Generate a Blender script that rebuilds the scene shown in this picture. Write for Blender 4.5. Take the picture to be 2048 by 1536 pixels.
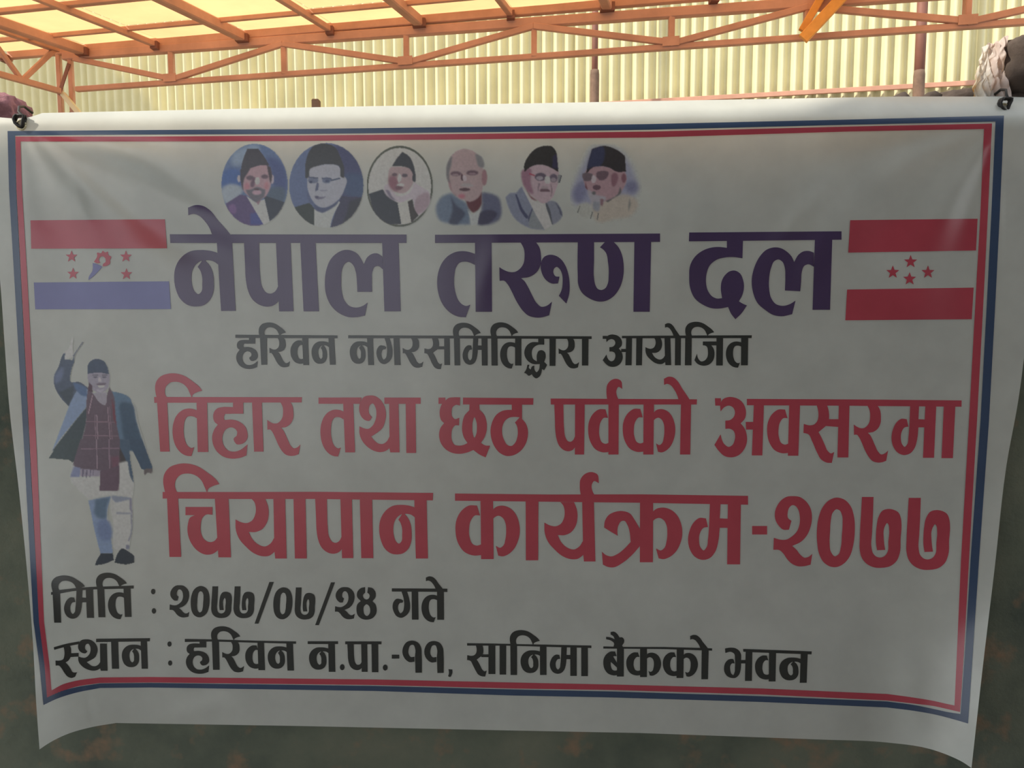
import bpy, bmesh, math, random
import numpy as np
from mathutils import Vector, Matrix, noise
from mathutils.geometry import delaunay_2d_cdt

random.seed(7)
for o in list(bpy.data.objects):
    bpy.data.objects.remove(o)
sc = bpy.context.scene
COL = sc.collection

# ---------------------------------------------------------------- camera, world, sun, exposure
PITCH = math.radians(5.4)
CAM = Vector((0, 0, 1.5))
F = 1600.0
cam_d = bpy.data.cameras.new('camera')
cam_d.sensor_width = 36
cam_d.lens = F / 2048 * 36
cam_d.clip_start = 0.05
cam = bpy.data.objects.new('camera', cam_d)
COL.objects.link(cam)
cam.location = CAM
cam.rotation_euler = (math.pi / 2 - PITCH, 0, 0)
sc.camera = cam

w = bpy.data.worlds.new('world')
sc.world = w
w.use_nodes = True
bg = w.node_tree.nodes['Background']
bg.inputs[0].default_value = (0.93, 0.97, 1.0, 1)
bg.inputs[1].default_value = 1.5

sun_d = bpy.data.lights.new('sun', 'SUN')
sun_d.energy = 5.0
sun_d.angle = math.radians(1.5)
sun_d.color = (1.0, 0.90, 0.74)
sun = bpy.data.objects.new('sun', sun_d)
COL.objects.link(sun)
sun.location = (-8, -6, 12)
sun.rotation_euler = Vector((0.92, 0.40, -0.72)).to_track_quat('-Z', 'Y').to_euler()

sc.view_settings.view_transform = 'Standard'
sc.view_settings.look = 'None'
sc.view_settings.gamma = 1
sc.view_settings.use_curve_mapping = False
sc.view_settings.exposure = 0.0

# ---------------------------------------------------------------- measuring helpers
def ray(px, py):
    dx = (px - 1024) / F
    dz = -(py - 768) / F
    c, s = math.cos(PITCH), math.sin(PITCH)
    return Vector((dx, c + dz * s, -s + dz * c))

def on_plane(px, py, y0, k):
    """point of the vertical plane y = y0 - k*x that the photograph shows at (px, py)"""
    d = ray(px, py)
    return CAM + d * (y0 / (d.y + k * d.x))

D, K = 1.95, 0.045          # the banner hangs on the plane y = D - K*x
SK = 0.233                  # the shed stands askew: its walls run along y = c - SK*x
TR = 7.33                   # truss line
WL = 9.75                   # far corrugated wall

# ---------------------------------------------------------------- materials
def lin(c):
    c = np.asarray(c, float) / 255.0
    return np.where(c <= 0.04045, c / 12.92, ((c + 0.055) / 1.055) ** 2.4)

def new_mat(name):
    m = bpy.data.materials.new(name)
    m.use_nodes = True
    nt = m.node_tree
    return m, nt, nt.nodes['Principled BSDF']

def ramp(nt, fac, stops):
    r = nt.nodes.new('ShaderNodeValToRGB')
    while len(r.color_ramp.elements) < len(stops):
        r.color_ramp.elements.new(0.5)
    for e, (p, c) in zip(r.color_ramp.elements, stops):
        e.position = p
        e.color = (*c, 1)
    nt.links.new(fac, r.inputs[0])
    return r.outputs[0]

def noise_tex(nt, scale, detail=4, rough=0.6, vec=None):
    n = nt.nodes.new('ShaderNodeTexNoise')
    n.inputs['Scale'].default_value = scale
    n.inputs['Detail'].default_value = detail
    n.inputs['Roughness'].default_value = rough
    if vec is None:
        vec = nt.nodes.new('ShaderNodeTexCoord').outputs['Object']
    nt.links.new(vec, n.inputs['Vector'])
    return n.outputs['Fac']

def add_bump(nt, bsdf, fac, strength, dist):
    b = nt.nodes.new('ShaderNodeBump')
    b.inputs['Strength'].default_value = strength
    b.inputs['Distance'].default_value = dist
    nt.links.new(fac, b.inputs['Height'])
    nt.links.new(b.outputs[0], bsdf.inputs['Normal'])

INK = 3.3
def ink(c):
    return tuple(np.clip(lin(c) * INK, 0, 0.82))

def vinyl(name, color=None, translucent=0.14):
    """glossy woven vinyl, plain colour or the printed colour attribute"""
    m, nt, b = new_mat(name)
    b.inputs['Roughness'].default_value = 0.26
    b.inputs['Specular IOR Level'].default_value = 0.75
    tr = nt.nodes.new('ShaderNodeBsdfTranslucent')
    if color is None:
        a = nt.nodes.new('ShaderNodeAttribute')
        a.attribute_name = 'print'
        nt.links.new(a.outputs['Color'], b.inputs['Base Color'])
        nt.links.new(a.outputs['Color'], tr.inputs['Color'])
    else:
        col = ramp(nt, noise_tex(nt, 9, 3), [(0.3, tuple(np.array(color) * 0.93)), (0.7, tuple(np.array(color) * 1.04))])
        nt.links.new(col, b.inputs['Base Color'])
        nt.links.new(col, tr.inputs['Color'])
    add_bump(nt, b, noise_tex(nt, 700, 1), 0.12, 0.0006)
    mix = nt.nodes.new('ShaderNodeMixShader')
    mix.inputs[0].default_value = translucent
    nt.links.new(b.outputs[0], mix.inputs[1])
    nt.links.new(tr.outputs[0], mix.inputs[2])
    nt.links.new(mix.outputs[0], nt.nodes['Material Output'].inputs[0])
    return m

M = {}
M['vinyl'] = vinyl('white_vinyl', (0.75, 0.785, 0.75), 0.34)
M['purple'] = vinyl('purple_ink', (0.072, 0.047, 0.125), 0.05)
M['red'] = vinyl('red_ink', (0.47, 0.066, 0.10), 0.05)
M['black'] = vinyl('black_ink', (0.030, 0.036, 0.036), 0.03)
M['blue'] = vinyl('blue_ink', (0.045, 0.08, 0.16), 0.05)
M['flagblue'] = vinyl('indigo_ink', (0.16, 0.17, 0.40), 0.05)
M['print'] = vinyl('printed_picture', None, 0.34)

def plain(name, c, rough=0.7, var=0.15, scale=6, bump=0.0, metallic=0.0):
    m, nt, b = new_mat(name)
    n = noise_tex(nt, scale, 5)
    c = np.array(c)
    nt.links.new(ramp(nt, n, [(0.3, tuple(c * (1 - var))), (0.7, tuple(np.clip(c * (1 + var), 0, 1)))]), b.inputs['Base Color'])
    b.inputs['Roughness'].default_value = rough
    b.inputs['Metallic'].default_value = metallic
    if bump:
        add_bump(nt, b, noise_tex(nt, scale * 6, 5), 0.6, bump)
    return m

M['oxide'] = plain('red_oxide_steel', (0.53, 0.28, 0.195), 0.6, 0.18, 3)
M['oxide_dark'] = plain('dark_oxide_steel', (0.21, 0.085, 0.06), 0.65, 0.2, 3)
M['wood'] = plain('orange_timber', (0.80, 0.36, 0.07), 0.6, 0.15, 8)
M['postwood'] = plain('weathered_post', (0.16, 0.10, 0.07), 0.85, 0.3, 8, 0.004)
M['rock'] = plain('dark_mortar', (0.085, 0.065, 0.055), 0.95, 0.35, 14, 0.004)
M['brick'] = plain('pinkish_brick', (0.30, 0.14, 0.16), 0.9, 0.3, 14, 0.004)
M['wire'] = plain('black_wire', (0.02, 0.02, 0.02), 0.6, 0.2, 20)
M['ceil'] = plain('dull_unseen_enclosure', (0.30, 0.29, 0.27), 0.9, 0.1, 2)
M['floor'] = plain('earth_floor', (0.22, 0.18, 0.14), 0.95, 0.2, 2, 0.01)

def sheet_mat(name, c, trans):
    m, nt, b = new_mat(name)
    n = noise_tex(nt, 1.4, 5)
    c = np.array(c)
    col = ramp(nt, n, [(0.3, tuple(c * 0.86)), (0.7, tuple(np.clip(c * 1.06, 0, 1)))])
    tr = nt.nodes.new('ShaderNodeBsdfTranslucent')
    nt.links.new(col, b.inputs['Base Color'])
    nt.links.new(col, tr.inputs['Color'])
    b.inputs['Roughness'].default_value = 0.55
    mix = nt.nodes.new('ShaderNodeMixShader')
    mix.inputs[0].default_value = trans
    nt.links.new(b.outputs[0], mix.inputs[1])
    nt.links.new(tr.outputs[0], mix.inputs[2])
    nt.links.new(mix.outputs[0], nt.nodes['Material Output'].inputs[0])
    return m
M['corr'] = sheet_mat('cream_corrugated', (0.72, 0.66, 0.40), 0.06)
M['corr_low'] = sheet_mat('pale_corrugated', (0.72, 0.67, 0.45), 0.06)
M['roof'] = sheet_mat('yellow_roof_sheet', (0.98, 0.58, 0.28), 0.70)

# mossy dark wall with earthy patches
m, nt, b = new_mat('mossy_plaster')
n1 = noise_tex(nt, 3.2, 5, 0.62)
n2 = noise_tex(nt, 7.5, 4, 0.6)
base = ramp(nt, n1, [(0.30, (0.075, 0.095, 0.078)), (0.55, (0.145, 0.165, 0.125)), (0.8, (0.21, 0.215, 0.16))])
mx = nt.nodes.new('ShaderNodeMix'); mx.data_type = 'RGBA'
nt.links.new(ramp(nt, n2, [(0.55, (0, 0, 0)), (0.68, (0.75, 0.75, 0.75))]), mx.inputs[0])
nt.links.new(base, mx.inputs[6])
mx.inputs[7].default_value = (0.30, 0.19, 0.12, 1)
nt.links.new(mx.outputs[2], b.inputs['Base Color'])
b.inputs['Roughness'].default_value = 0.95
add_bump(nt, b, noise_tex(nt, 22, 6), 0.5, 0.01)
M['moss'] = m

# ---------------------------------------------------------------- object helpers
def empty(name, loc=(0, 0, 0), label=None, cat=None, group=None, kind=None):
    o = bpy.data.objects.new(name, None)
    COL.objects.link(o)
    o.location = loc
    o.empty_display_size = 0.1
    return tag(o, label, cat, group, kind)

def tag(o, label=None, cat=None, group=None, kind=None):
    if label: o['label'] = label
    if cat: o['category'] = cat
    if group: o['group'] = group
    if kind: o['kind'] = kind
    return o

def link(name, me, parent=None, label=None):
    o = bpy.data.objects.new(name, me)
    COL.objects.link(o)
    if parent is not None:
        o.parent = parent
        q = parent
        loc = Vector((0, 0, 0))
        while q is not None:
            if q.type == 'EMPTY':
                loc += q.location
            q = q.parent
        o.matrix_parent_inverse = Matrix.Translation(-loc) if parent.type == 'EMPTY' else Matrix()
    if label: o['label'] = label
    return o

def mesh_obj(name, verts, faces, mat, parent=None, smooth=False, label=None):
    me = bpy.data.meshes.new(name)
    me.from_pydata([tuple(v) for v in verts], [], faces)
    me.materials.append(mat)
    if smooth:
        me.polygons.foreach_set('use_smooth', [True] * len(me.polygons))
    me.update()
    return link(name, me, parent, label)

def bar(name, a, b_, wd, ht, mat, parent=None, label=None, up=Vector((0, 0, 1)), bevel=0.12):
    """bevelled rectangular member from a to b_"""
    a, b_ = Vector(a), Vector(b_)
    d = (b_ - a).normalized()
    if abs(d.dot(up)) > 0.95: up = Vector((0, 1, 0))
    s = d.cross(up).normalized()
    u = s.cross(d).normalized()
    c = min(wd, ht) * bevel
    prof = [(-wd/2 + c, -ht/2), (wd/2 - c, -ht/2), (wd/2, -ht/2 + c), (wd/2, ht/2 - c),
            (wd/2 - c, ht/2), (-wd/2 + c, ht/2), (-wd/2, ht/2 - c), (-wd/2, -ht/2 + c)]
    vs = [a + s * x + u * y for x, y in prof] + [b_ + s * x + u * y for x, y in prof]
    n = len(prof)
    fs = [(i, (i + 1) % n, n + (i + 1) % n, n + i) for i in range(n)]
    fs += [tuple(range(n))[::-1], tuple(range(n, 2 * n))]
    return mesh_obj(name, vs, fs, mat, parent, False, label)

def tube_verts(pts, r, n=8):
    vs, fs = [], []
    rs = r if isinstance(r, (list, tuple)) else [r] * len(pts)
    pts = [Vector(p) for p in pts]
    prev = Vector((0, 1, 0.13)).normalized()
    for i, p in enumerate(pts):
        t = (pts[min(i + 1, len(pts) - 1)] - pts[max(i - 1, 0)]).normalized()
        s = t.cross(prev)
        if s.length < 1e-4: s = t.cross(Vector((1, 0, 0)))
        s.normalize()
        u = s.cross(t).normalized()
        prev = u
        for k in range(n):
            a = 2 * math.pi * k / n
            vs.append(p + s * math.cos(a) * rs[i] + u * math.sin(a) * rs[i])
    for i in range(len(pts) - 1):
        for k in range(n):
            fs.append((i*n + k, i*n + (k+1) % n, (i+1)*n + (k+1) % n, (i+1)*n + k))
    fs.append(tuple(range(n))[::-1]); fs.append(tuple(range((len(pts)-1)*n, len(pts)*n)))
    return vs, fs

def tube(name, pts, r, mat, parent=None, label=None, n=10):
    vs, fs = tube_verts(pts, r, n)
    return mesh_obj(name, vs, fs, mat, parent, True, label)

# ================================================================ SETTING
def box(x0, x1, y0, y1, z0, z1):
    vs = [(x, y, z) for z in (z0, z1) for y in (y0, y1) for x in (x0, x1)]
    fs = [(0, 2, 3, 1), (4, 5, 7, 6), (0, 1, 5, 4), (2, 6, 7, 3), (0, 4, 6, 2), (1, 3, 7, 5)]
    return vs, fs

vs, fs = box(-16, 14, -6, 18, -0.1, 0)
tag(mesh_obj('floor', vs, fs, M['floor']), 'brown earth floor of the yard and shed', kind='structure')
edge = [(4.6, 1.40), (-0.1, 1.35), (-0.47, 1.34), (-0.72, 1.305), (-0.95, 1.235), (-1.15, 1.212), (-1.67, 1.226), (-2.8, 1.262), (-6.4, 1.37)]  # unseen slab edge, bent so its shadow leaves only the hem sunlit
prof = edge + [(-6.4, -2.6), (4.6, -2.6)]
vs = [(x, y, z) for z in (3.15, 3.25) for x, y in prof]
n_ = len(prof)
fs = [tuple(range(n_))[::-1], tuple(range(n_, 2 * n_))] + [(i, (i + 1) % n_, n_ + (i + 1) % n_, n_ + i) for i in range(n_)]
tag(mesh_obj('shade_ceiling', vs, fs, M['ceil']), 'unseen dull flat slab shaped to keep the sun off the banner', kind='structure')
vs, fs = box(-0.8, 3.2, -2.6, -2.45, 0, 3.15)  # unseen wall added to cut skylight, left end open to brighten that side
tag(mesh_obj('wall_front', vs, fs, M['ceil']), 'unseen dull wall behind the viewer, added to dim the light on the banner', kind='structure')
vs, fs = box(3.2, 3.35, -2.6, -0.5, 0, 3.15)  # added out of view; its length sets the light reaching the right side
tag(mesh_obj('shade_wall_right', vs, fs, M['ceil']), 'unseen dull side wall at the right, added to cut the skylight', kind='structure')

# low mossy wall the banner hangs on
WALLTOP = on_plane(1950, 203, D + 0.05, K).z
WALLLOW = on_plane(1950, 203, D + 0.05, K).z - 0.05
def top_at(x):
    # the worn top is lower between its two ends
    a = min(1, max(0, (x - 0.72) / 0.22)); a = a * a * (3 - 2 * a)
    b_ = min(1, max(0, (-1.13 - x) / 0.05)); b_ = b_ * b_ * (3 - 2 * b_)
    return WALLLOW + (WALLTOP - 0.008 - WALLLOW) * max(a, b_) + 0.010 * noise.noise(Vector((x * 4, 0, 3)))
def wall_front(x): return D + 0.035 - K * x
vs, fs = [], []
NX, NZ = 90, 30
rows = []
for j in range(NZ + 1):
    for i in range(NX + 1):
        x = -3.1 + 6.2 * i / NX
        z = top_at(x) * j / NZ
        bump = 0.010 * noise.noise(Vector((x * 3, z * 3, 0.3))) + 0.004 * noise.noise(Vector((x * 11, z * 11, 2)))
        zz = z + (0.012 * noise.noise(Vector((x * 6, 0, 5))) if j == NZ else 0) - (0.012 if j == NZ else 0)
        vs.append((x, wall_front(x) + 0.012 + bump + (0.03 if j == NZ else 0), zz))
for j in range(NZ):
    for i in range(NX):
        a = j * (NX + 1) + i
        fs.append((a, a + 1, a + NX + 2, a + NX + 1))
nf = len(vs)
for i in range(NX + 1):                    # top and back
    x, y, z = vs[NZ * (NX + 1) + i]
    vs.append((x, wall_front(x) + 0.24, z))
for i in range(NX + 1):
    x = -3.1 + 6.2 * i / NX
    vs.append((x, wall_front(x) + 0.26, 0))
for i in range(NX):
    a = NZ * (NX + 1) + i
    fs.append((a, a + 1, nf + i + 1, nf + i))
    fs.append((nf + i, nf + i + 1, nf + NX + 2 + i, nf + NX + 1 + i))
tag(mesh_obj('wall_back', vs, fs, M['moss'], smooth=True),
    'low dark green mossy wall with brown patches behind the banner', kind='structure')

# ================================================================ SHED BEYOND THE WALL
U = Vector((1, -SK, 0)).normalized()                 # along truss and far wall
V = Vector((SK, 1, 0.06)).normalized()               # along the rafters, away from us
zc = on_plane(666, 62, TR, SK).z                     # height of the rafter ends
def roof_z(x, y): return zc + 0.057 * (y - TR + SK * x)

# corrugated sheets: far wall and the side wall at the left
PITCHW, AMP = 0.134, 0.044
rail_z = on_plane(1500, 187, WL, SK).z
def corr_mesh(name, waves, h, mat):
    n = waves * 10
    vs, fs = [], []
    for j in range(2):
        for i in range(n + 1):
            u = i / 10 * PITCHW
            vs.append((u, AMP * math.cos(2 * math.pi * i / 10), j * h))
    for i in range(n):
        fs.append((i, i + 1, n + 2 + i, n + 1 + i))
    me = bpy.data.meshes.new(name)
    me.from_pydata(vs, [], fs)
    me.materials.append(mat)
    me.polygons.foreach_set('use_smooth', [True] * len(me.polygons))
    return me
WAVES = 10
SW = WAVES * PITCHW
top_h = 3.4
me_up = corr_mesh('corrugated_sheet', WAVES, top_h, M['corr'])
me_lo = corr_mesh('corrugated_sheet_low', WAVES, rail_z - 0.02, M['corr_low'])
start = Vector((-8.3, WL + SK * 8.3, 0))
far = empty('wall_far', start, 'far shed wall of cream corrugated sheets above the banner', kind='structure')
angU = math.atan2(U.y, U.x)
def sheets(parent, origin, direction, count, ang):
    for i in range(count):
        for k, me in enumerate((me_up, me_lo)):
            o = bpy.data.objects.new('corrugated_sheet', me)
            COL.objects.link(o)
            o.parent = parent
            off = direction * (i * (SW - 0.02))
            tilt = random.uniform(-0.004, 0.004)
            o.location = off + Vector((0, 0, rail_z - 0.02 if k == 0 else 0.12)) + Vector((-direction.y, direction.x, 0)) * (0.05 * k + 0.012 * (i % 2))
            o.rotation_euler = (0, tilt, ang)
sheets(far, start, U, 12, angU)
# rails behind and at the joint of the sheets
nU = Vector((-U.y, U.x, 0))
for z, hh in ((rail_z - 0.035, 0.05), (rail_z + 1.9, 0.06)):
    a = start + Vector((0, 0, z)) - nU * 0.045
    bar('wall_rail', a, a + U * 15.6, 0.03, hh, M['oxide'], far)

left_start = start + U * 0.25
lw = empty('wall_left', left_start, 'pale corrugated side wall at the left end of the shed', kind='structure')
VL = Vector((-V.x, -V.y, 0)).normalized()
sheets(lw, left_start, VL, 3, math.atan2(VL.y, VL.x))

# --- truss across the shed
def tp(px, py): return on_plane(px, py, TR, SK)
tc = [tp(140, 112), tp(1600, 8)]
bc = [tp(150, 179), tp(1600, 76)]
ztc = (tc[0].z + tc[1].z) / 2
def on_truss(px, z):
    p = on_plane(px, 100, TR, SK)
    d = ray(px, 100)
    return Vector((p.x, p.y, z))
truss = empty('roof_truss', on_truss(1024, ztc), 'long salmon red steel truss with zigzag bracing under the yellow roof', 'truss')
def chord_z(px, pts):
    # straight line in space through the two measured points
    p = on_truss(px, 0)
    t = (p.x - pts[0].x) / (pts[1].x - pts[0].x)
    return pts[0].z + t * (pts[1].z - pts[0].z)
A = on_truss(128, chord_z(128, tc)); B = on_truss(2330, chord_z(2330, tc))
bar('top_chord', A, B, 0.07, 0.082, M['oxide'], truss)
A = on_truss(150, chord_z(150, bc)); B = on_truss(2330, chord_z(2330, bc))
bar('bottom_chord', A, B, 0.05, 0.050, M['oxide'], truss)
nodes = [(342, 1), (568, 0), (813, 1), (1068, 0), (1342, 1), (1612, 0), (1930, 1), (2260, 0)]
prev = (150, 0)
for px, low in nodes:
    zt, zb = chord_z(px, tc), chord_z(px, bc)
    bar('upright', on_truss(px, zb), on_truss(px, zt), 0.05, 0.062, M['oxide'], truss)
    pz = chord_z(prev[0], bc if prev[1] else tc) + (0.02 if prev[1] else -0.035)
    cz = zb + 0.03 if low else zt - 0.035
    bar('diagonal', on_truss(prev[0], pz) - nU * 0.02, on_truss(px, cz) - nU * 0.02, 0.04, 0.052, M['oxide'], truss)
    if low:
        g = on_truss(px, zb + 0.03) - nU * 0.04
        vs_, fs_ = box(-0.07, 0.07, -0.004, 0.004, -0.03, 0.045)
        rot = Matrix.Rotation(angU, 3, 'Z')
        vs_ = [g + rot @ Vector(v) for v in vs_]
        mesh_obj('gusset_plate', vs_, fs_, M['oxide'], truss)
    prev = (px, low)

# --- roof: rafters, purlins, sheets
roof = empty('shed_roof', on_truss(1024, zc), 'sloping shed roof of glowing yellow sheets on red oxide rafters', 'roof')
raf_px = [318, 492, 666, 843, 1024, 1215]
raf_x = [on_truss(p, 0).x for p in raf_px]
step = (raf_x[-1] - raf_x[0]) / 5
xs = [raf_x[0] - 2 * step, raf_x[0] - step + 0.05] + raf_x + [raf_x[-1] + step * k for k in (1, 2, 3, 4, 5)]
SPAN = 4.3
for i, x in enumerate(xs):
    p = Vector((x, TR - SK * x, zc))
    heavy = (i % 2 == 1)
    wd = 0.085 if heavy else 0.05
    a = p + Vector((0, 0, 0.0)) + V * 0.02
    bar('rafter', a, p - V * SPAN, wd, 0.09 if heavy else 0.055, M['oxide_dark'] if False else M['oxide'], roof)
    mesh = box(-wd * 0.7, wd * 0.7, -0.05, 0.05, -0.05, 0.02)
    mesh_obj('rafter_cleat', [Vector(v) + p - V * 0.05 for v in mesh[0]], mesh[1], M['oxide_dark'], roof)
def roof_hit(px, py):
    d = ray(px, py)
    # z = zc + .057*(y-TR+SK*x)
    t = (zc - CAM.z + 0.057 * (-TR)) / (d.z - 0.057 * (d.y + SK * d.x))
    return CAM + d * t
def offs(px, py):
    p = roof_hit(px, py)
    return (TR - SK * p.x - p.y) / (V.y + SK * V.x)
o1 = offs(393, 53); o2 = offs(180, 14)
pur = [o1, o2] + [o2 + (k + 1) * 0.95 for k in range(3)]
for i, o_ in enumerate(pur):
    a = Vector((xs[0], TR - SK * xs[0], zc)) - V * o_ + Vector((0, 0, 0.035))
    bb = Vector((xs[-1], TR - SK * xs[-1], zc)) - V * o_ + Vector((0, 0, 0.035))
    bar('purlin', a, bb, 0.035 if i == 0 else 0.06, 0.04, M['oxide'], roof)
# red oxide beam above the chord
a = Vector((xs[0], TR - SK * xs[0], zc + 0.03)); bb = Vector((xs[-1], TR - SK * xs[-1], zc + 0.03))
bar('eaves_beam', a, bb, 0.06, 0.08, M['oxide'], roof)
edges_o = [0.0] + pur + [SPAN]
for i in range(len(xs) - 1):
    for j in range(len(edges_o) - 1):
        quad = []
        for (xx, oo) in ((xs[i], edges_o[j]), (xs[i+1], edges_o[j]), (xs[i+1], edges_o[j+1]), (xs[i], edges_o[j+1])):
            quad.append(Vector((xx, TR - SK * xx, zc + 0.062 + 0.006 * ((i + j) % 2))) - V * oo)
        vs_ = [quad[0].lerp(quad[2], 0)]
        n = 4
        vs_, fs_ = [], []
        for b2 in range(n + 1):
            for a2 in range(n + 1):
                p = quad[0].lerp(quad[1], a2 / n).lerp(quad[3].lerp(quad[2], a2 / n), b2 / n)
                sag = 0.012 * math.sin(math.pi * a2 / n) * math.sin(math.pi * b2 / n)
                vs_.append(p - Vector((0, 0, sag)))
        for b2 in range(n):
            for a2 in range(n):
                q = b2 * (n + 1) + a2
                fs_.append((q, q + 1, q + n + 2, q + n + 1))
        mesh_obj('roof_sheet', vs_, fs_, M['roof'], roof, smooth=True)

# --- column and side truss at the left
cx = on_truss(128, 0)
col = empty('corner_column', Vector((cx.x, cx.y, 0)), 'red oxide steel corner column at the left end of the long truss', 'column')
for dx in (-0.07, 0.07):
    p = Vector((cx.x, cx.y, 0)) + U * dx
    bar('column_angle', p, p + Vector((0, 0, zc)), 0.045, 0.05, M['oxide'], col)
for k in range(9):
    z = 0.3 + k * 0.48
    p = Vector((cx.x, cx.y - 0.03, z))
    bar('lacing', p - U * 0.07, p + U * 0.07 + Vector((0, 0, 0.3)), 0.01, 0.04, M['oxide_dark'], col)
p = tp(131, 190); q = tp(160, 225)
q = q + (q - p) * 3
bar('knee_brace', Vector((q.x, q.y - 0.05, q.z)), Vector((p.x, p.y - 0.05, p.z)), 0.04, 0.05, M['corr_low'], col)

side = empty('side_truss', Vector((cx.x, cx.y, zc - 0.1)), 'short truss running towards the viewer at the far left', 'truss')
z1, z2 = tp(142, 100).z, tp(130, 186).z
P1 = Vector((cx.x, cx.y, z1)); P2 = Vector((cx.x, cx.y, z2))
V0 = Vector((V.x, V.y, 0.045)).normalized()
bar('top_chord', P1 - V0 * 0.09, P1 - V0 * 3.6, 0.06, 0.08, M['oxide'], side)
bar('bottom_chord', P2 - V0 * 0.09, P2 - V0 * 3.6, 0.05, 0.055, M['oxide'], side)
for k in range(4):
    a = P2 - V0 * (0.9 * k + 0.55); bb = P1 - V0 * (0.9 * k + 0.1)
    bar('diagonal', bb, a, 0.035, 0.045, M['oxide'], side)
    bar('diagonal', a, P1 - V0 * (0.9 * k + 1.0), 0.035, 0.045, M['oxide'], side)

# --- two posts before the corrugated wall, stub post
def post(px0, px1, r0, r1, label):
    pl = WL - 0.55
    top = on_plane(px0, -60, pl, SK); mid = on_plane((px0 * 0.35 + px1 * 0.65), 140, pl, SK); low = on_plane(px1, 205, pl, SK)
    base = Vector((low.x, low.y, 0))
    e = empty('post', base, label, 'post')
    tube('steel_pipe', [Vector((low.x, low.y, mid.z - 0.2)), Vector((low.x, low.y, mid.z + 0.4)), Vector((low.x, low.y, mid.z + 2.2))], r0, M['oxide_dark'], e)
    tube('timber_post', [base, Vector((low.x, low.y, 1.5)), Vector((low.x, low.y, mid.z - 0.05)), Vector((low.x, low.y, mid.z))], [r1, r1, r1, r1 * 0.9], M['postwood'], e)
post(1193, 1189, 0.034, 0.05, 'thin red pipe post on a brown timber stub near the middle of the shed wall')
post(1841, 1836, 0.05, 0.055, 'thicker reddish brown post right of the orange timbers')
s0 = on_plane(630, 197, 4.5, SK)
vs, fs = box(s0.x - 0.022, s0.x + 0.022, s0.y, s0.y + 0.05, 0, s0.z)
st = mesh_obj('stub_post', vs, fs, M['postwood'])
bv = st.modifiers.new('bevel', 'BEVEL'); bv.width = 0.006
tag(st, 'small square brown post end just showing above the banner top', 'post')

# --- orange timbers
for (pa, pb, wd, lab) in (((1606, 78), (1690, -12), 0.085, 'wide orange timber leaning to the right above the truss'),
                          ((1604, 62), (1652, -22), 0.06, 'narrower orange timber behind the wide leaning one')):
    pl = TR - (0.16 if wd > 0.07 else 0.07)
    a = on_plane(*pa, pl, SK); bb = on_plane(*pb, pl, SK)
    bb = a + (bb - a) * 2.2
    tag(bar('leaning_timber', a, bb, 0.05, wd, M['wood']), lab, 'timber')

# ================================================================ BANNER
def sst(a, b_, x):
    t = np.clip((x - a) / (b_ - a), 0, 1)
    return t * t * (3 - 2 * t)

CREASES = [(100, 290, 300, 440, 16, .0042), (140, 320, 178, 450, 12, .0028), (215, 315, 440, 428, 18, .0042),
           (90, 300, 130, 620, 26, .0030), (240, 440, 430, 505, 28, .0034), (420, 470, 560, 600, 30, .0025),
           (1700, 315, 1545, 515, 20, .0040), (1660, 450, 1590, 620, 18, .0028), (1940, 275, 1850, 410, 18, .0036),
           (1400, 420, 1330, 600, 24, .0022), (700, 440, 640, 620, 26, .0022), (1000, 470, 960, 620, 26, .0020),
           (172, 1370, 192, 1450, 9, .0035), (1800, 1300, 1860, 1500, 30, .0060), (450, 1400, 330, 1445, 22, .0030)]

def relief(px, py):
    """how far the sheet stands off its plane, towards the viewer (m)"""
    px = np.asarray(px, float); py = np.asarray(py, float)
    w_ = 0.15 * np.clip((250 - px) / 190, 0, 1.3) ** 1.7 * np.clip((py - 850) / 620, 0, 1.1) ** 1.6
    w_ = w_ + 0.13 * np.clip((px - 1730) / 210, 0, 1.4) ** 1.7 * np.clip((py - 950) / 540, 0, 1.1) ** 1.6
    w_ = w_ - 0.036 * np.clip((258 - py) / 50, 0, 1.5) ** 2
    # folds radiating from the two upper ties
    for cx_, cy_, sgn, amp in ((40, 240, 1, 0.0085), (2010, 215, -1, 0.0070)):
        dx, dy = (px - cx_) * sgn, py - cy_
        r = np.hypot(dx, dy) + 1e-6
        th = np.arctan2(dy, np.maximum(dx, 1e-3))
        fall = np.clip(r / 220, 0, 1) ** 1.5 * np.exp(-(r / 420) ** 2)
        w_ = w_ + amp * fall * np.sin(th * 13 + 0.8 * np.sin(r / 120)) * sst(250, 300, py)
    w_ = w_ + 0.0035 * np.sin(px / 118 + 0.5 * np.sin(py / 210)) * sst(250, 420, py) * (1 - sst(700, 1200, py))
    w_ = w_ + 0.0030 * np.sin(px / 175 + py / 330 + 1.0) * sst(260, 600, py)
    w_ = w_ + 0.0034 * np.sin((px * 0.8 - py) / 61 + 1.5 * np.sin(px / 260)) * np.exp(-((px - 1560) / 260) ** 2 - ((py - 430) / 220) ** 2)
    w_ = w_ + 0.0036 * np.sin((px * 0.75 - py) / 43) * np.exp(-((px - 230) / 190) ** 2 - ((py - 420) / 170) ** 2)
    for x0, y0, x1, y1, wd_, am in CREASES:
        L = math.hypot(x1 - x0, y1 - y0)
        ux, uy = (x1 - x0) / L, (y1 - y0) / L
        t = (px - x0) * ux + (py - y0) * uy
        d = (px - x0) * uy - (py - y0) * ux + 0.06 * t * np.sin(t / L * 2.5)
        end = sst(-0.25 * L, 0.35 * L, t) * (1 - sst(0.6 * L, 1.3 * L, t))
        w_ = w_ + am * end * np.exp(-(d / wd_) ** 2)
    return w_

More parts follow.
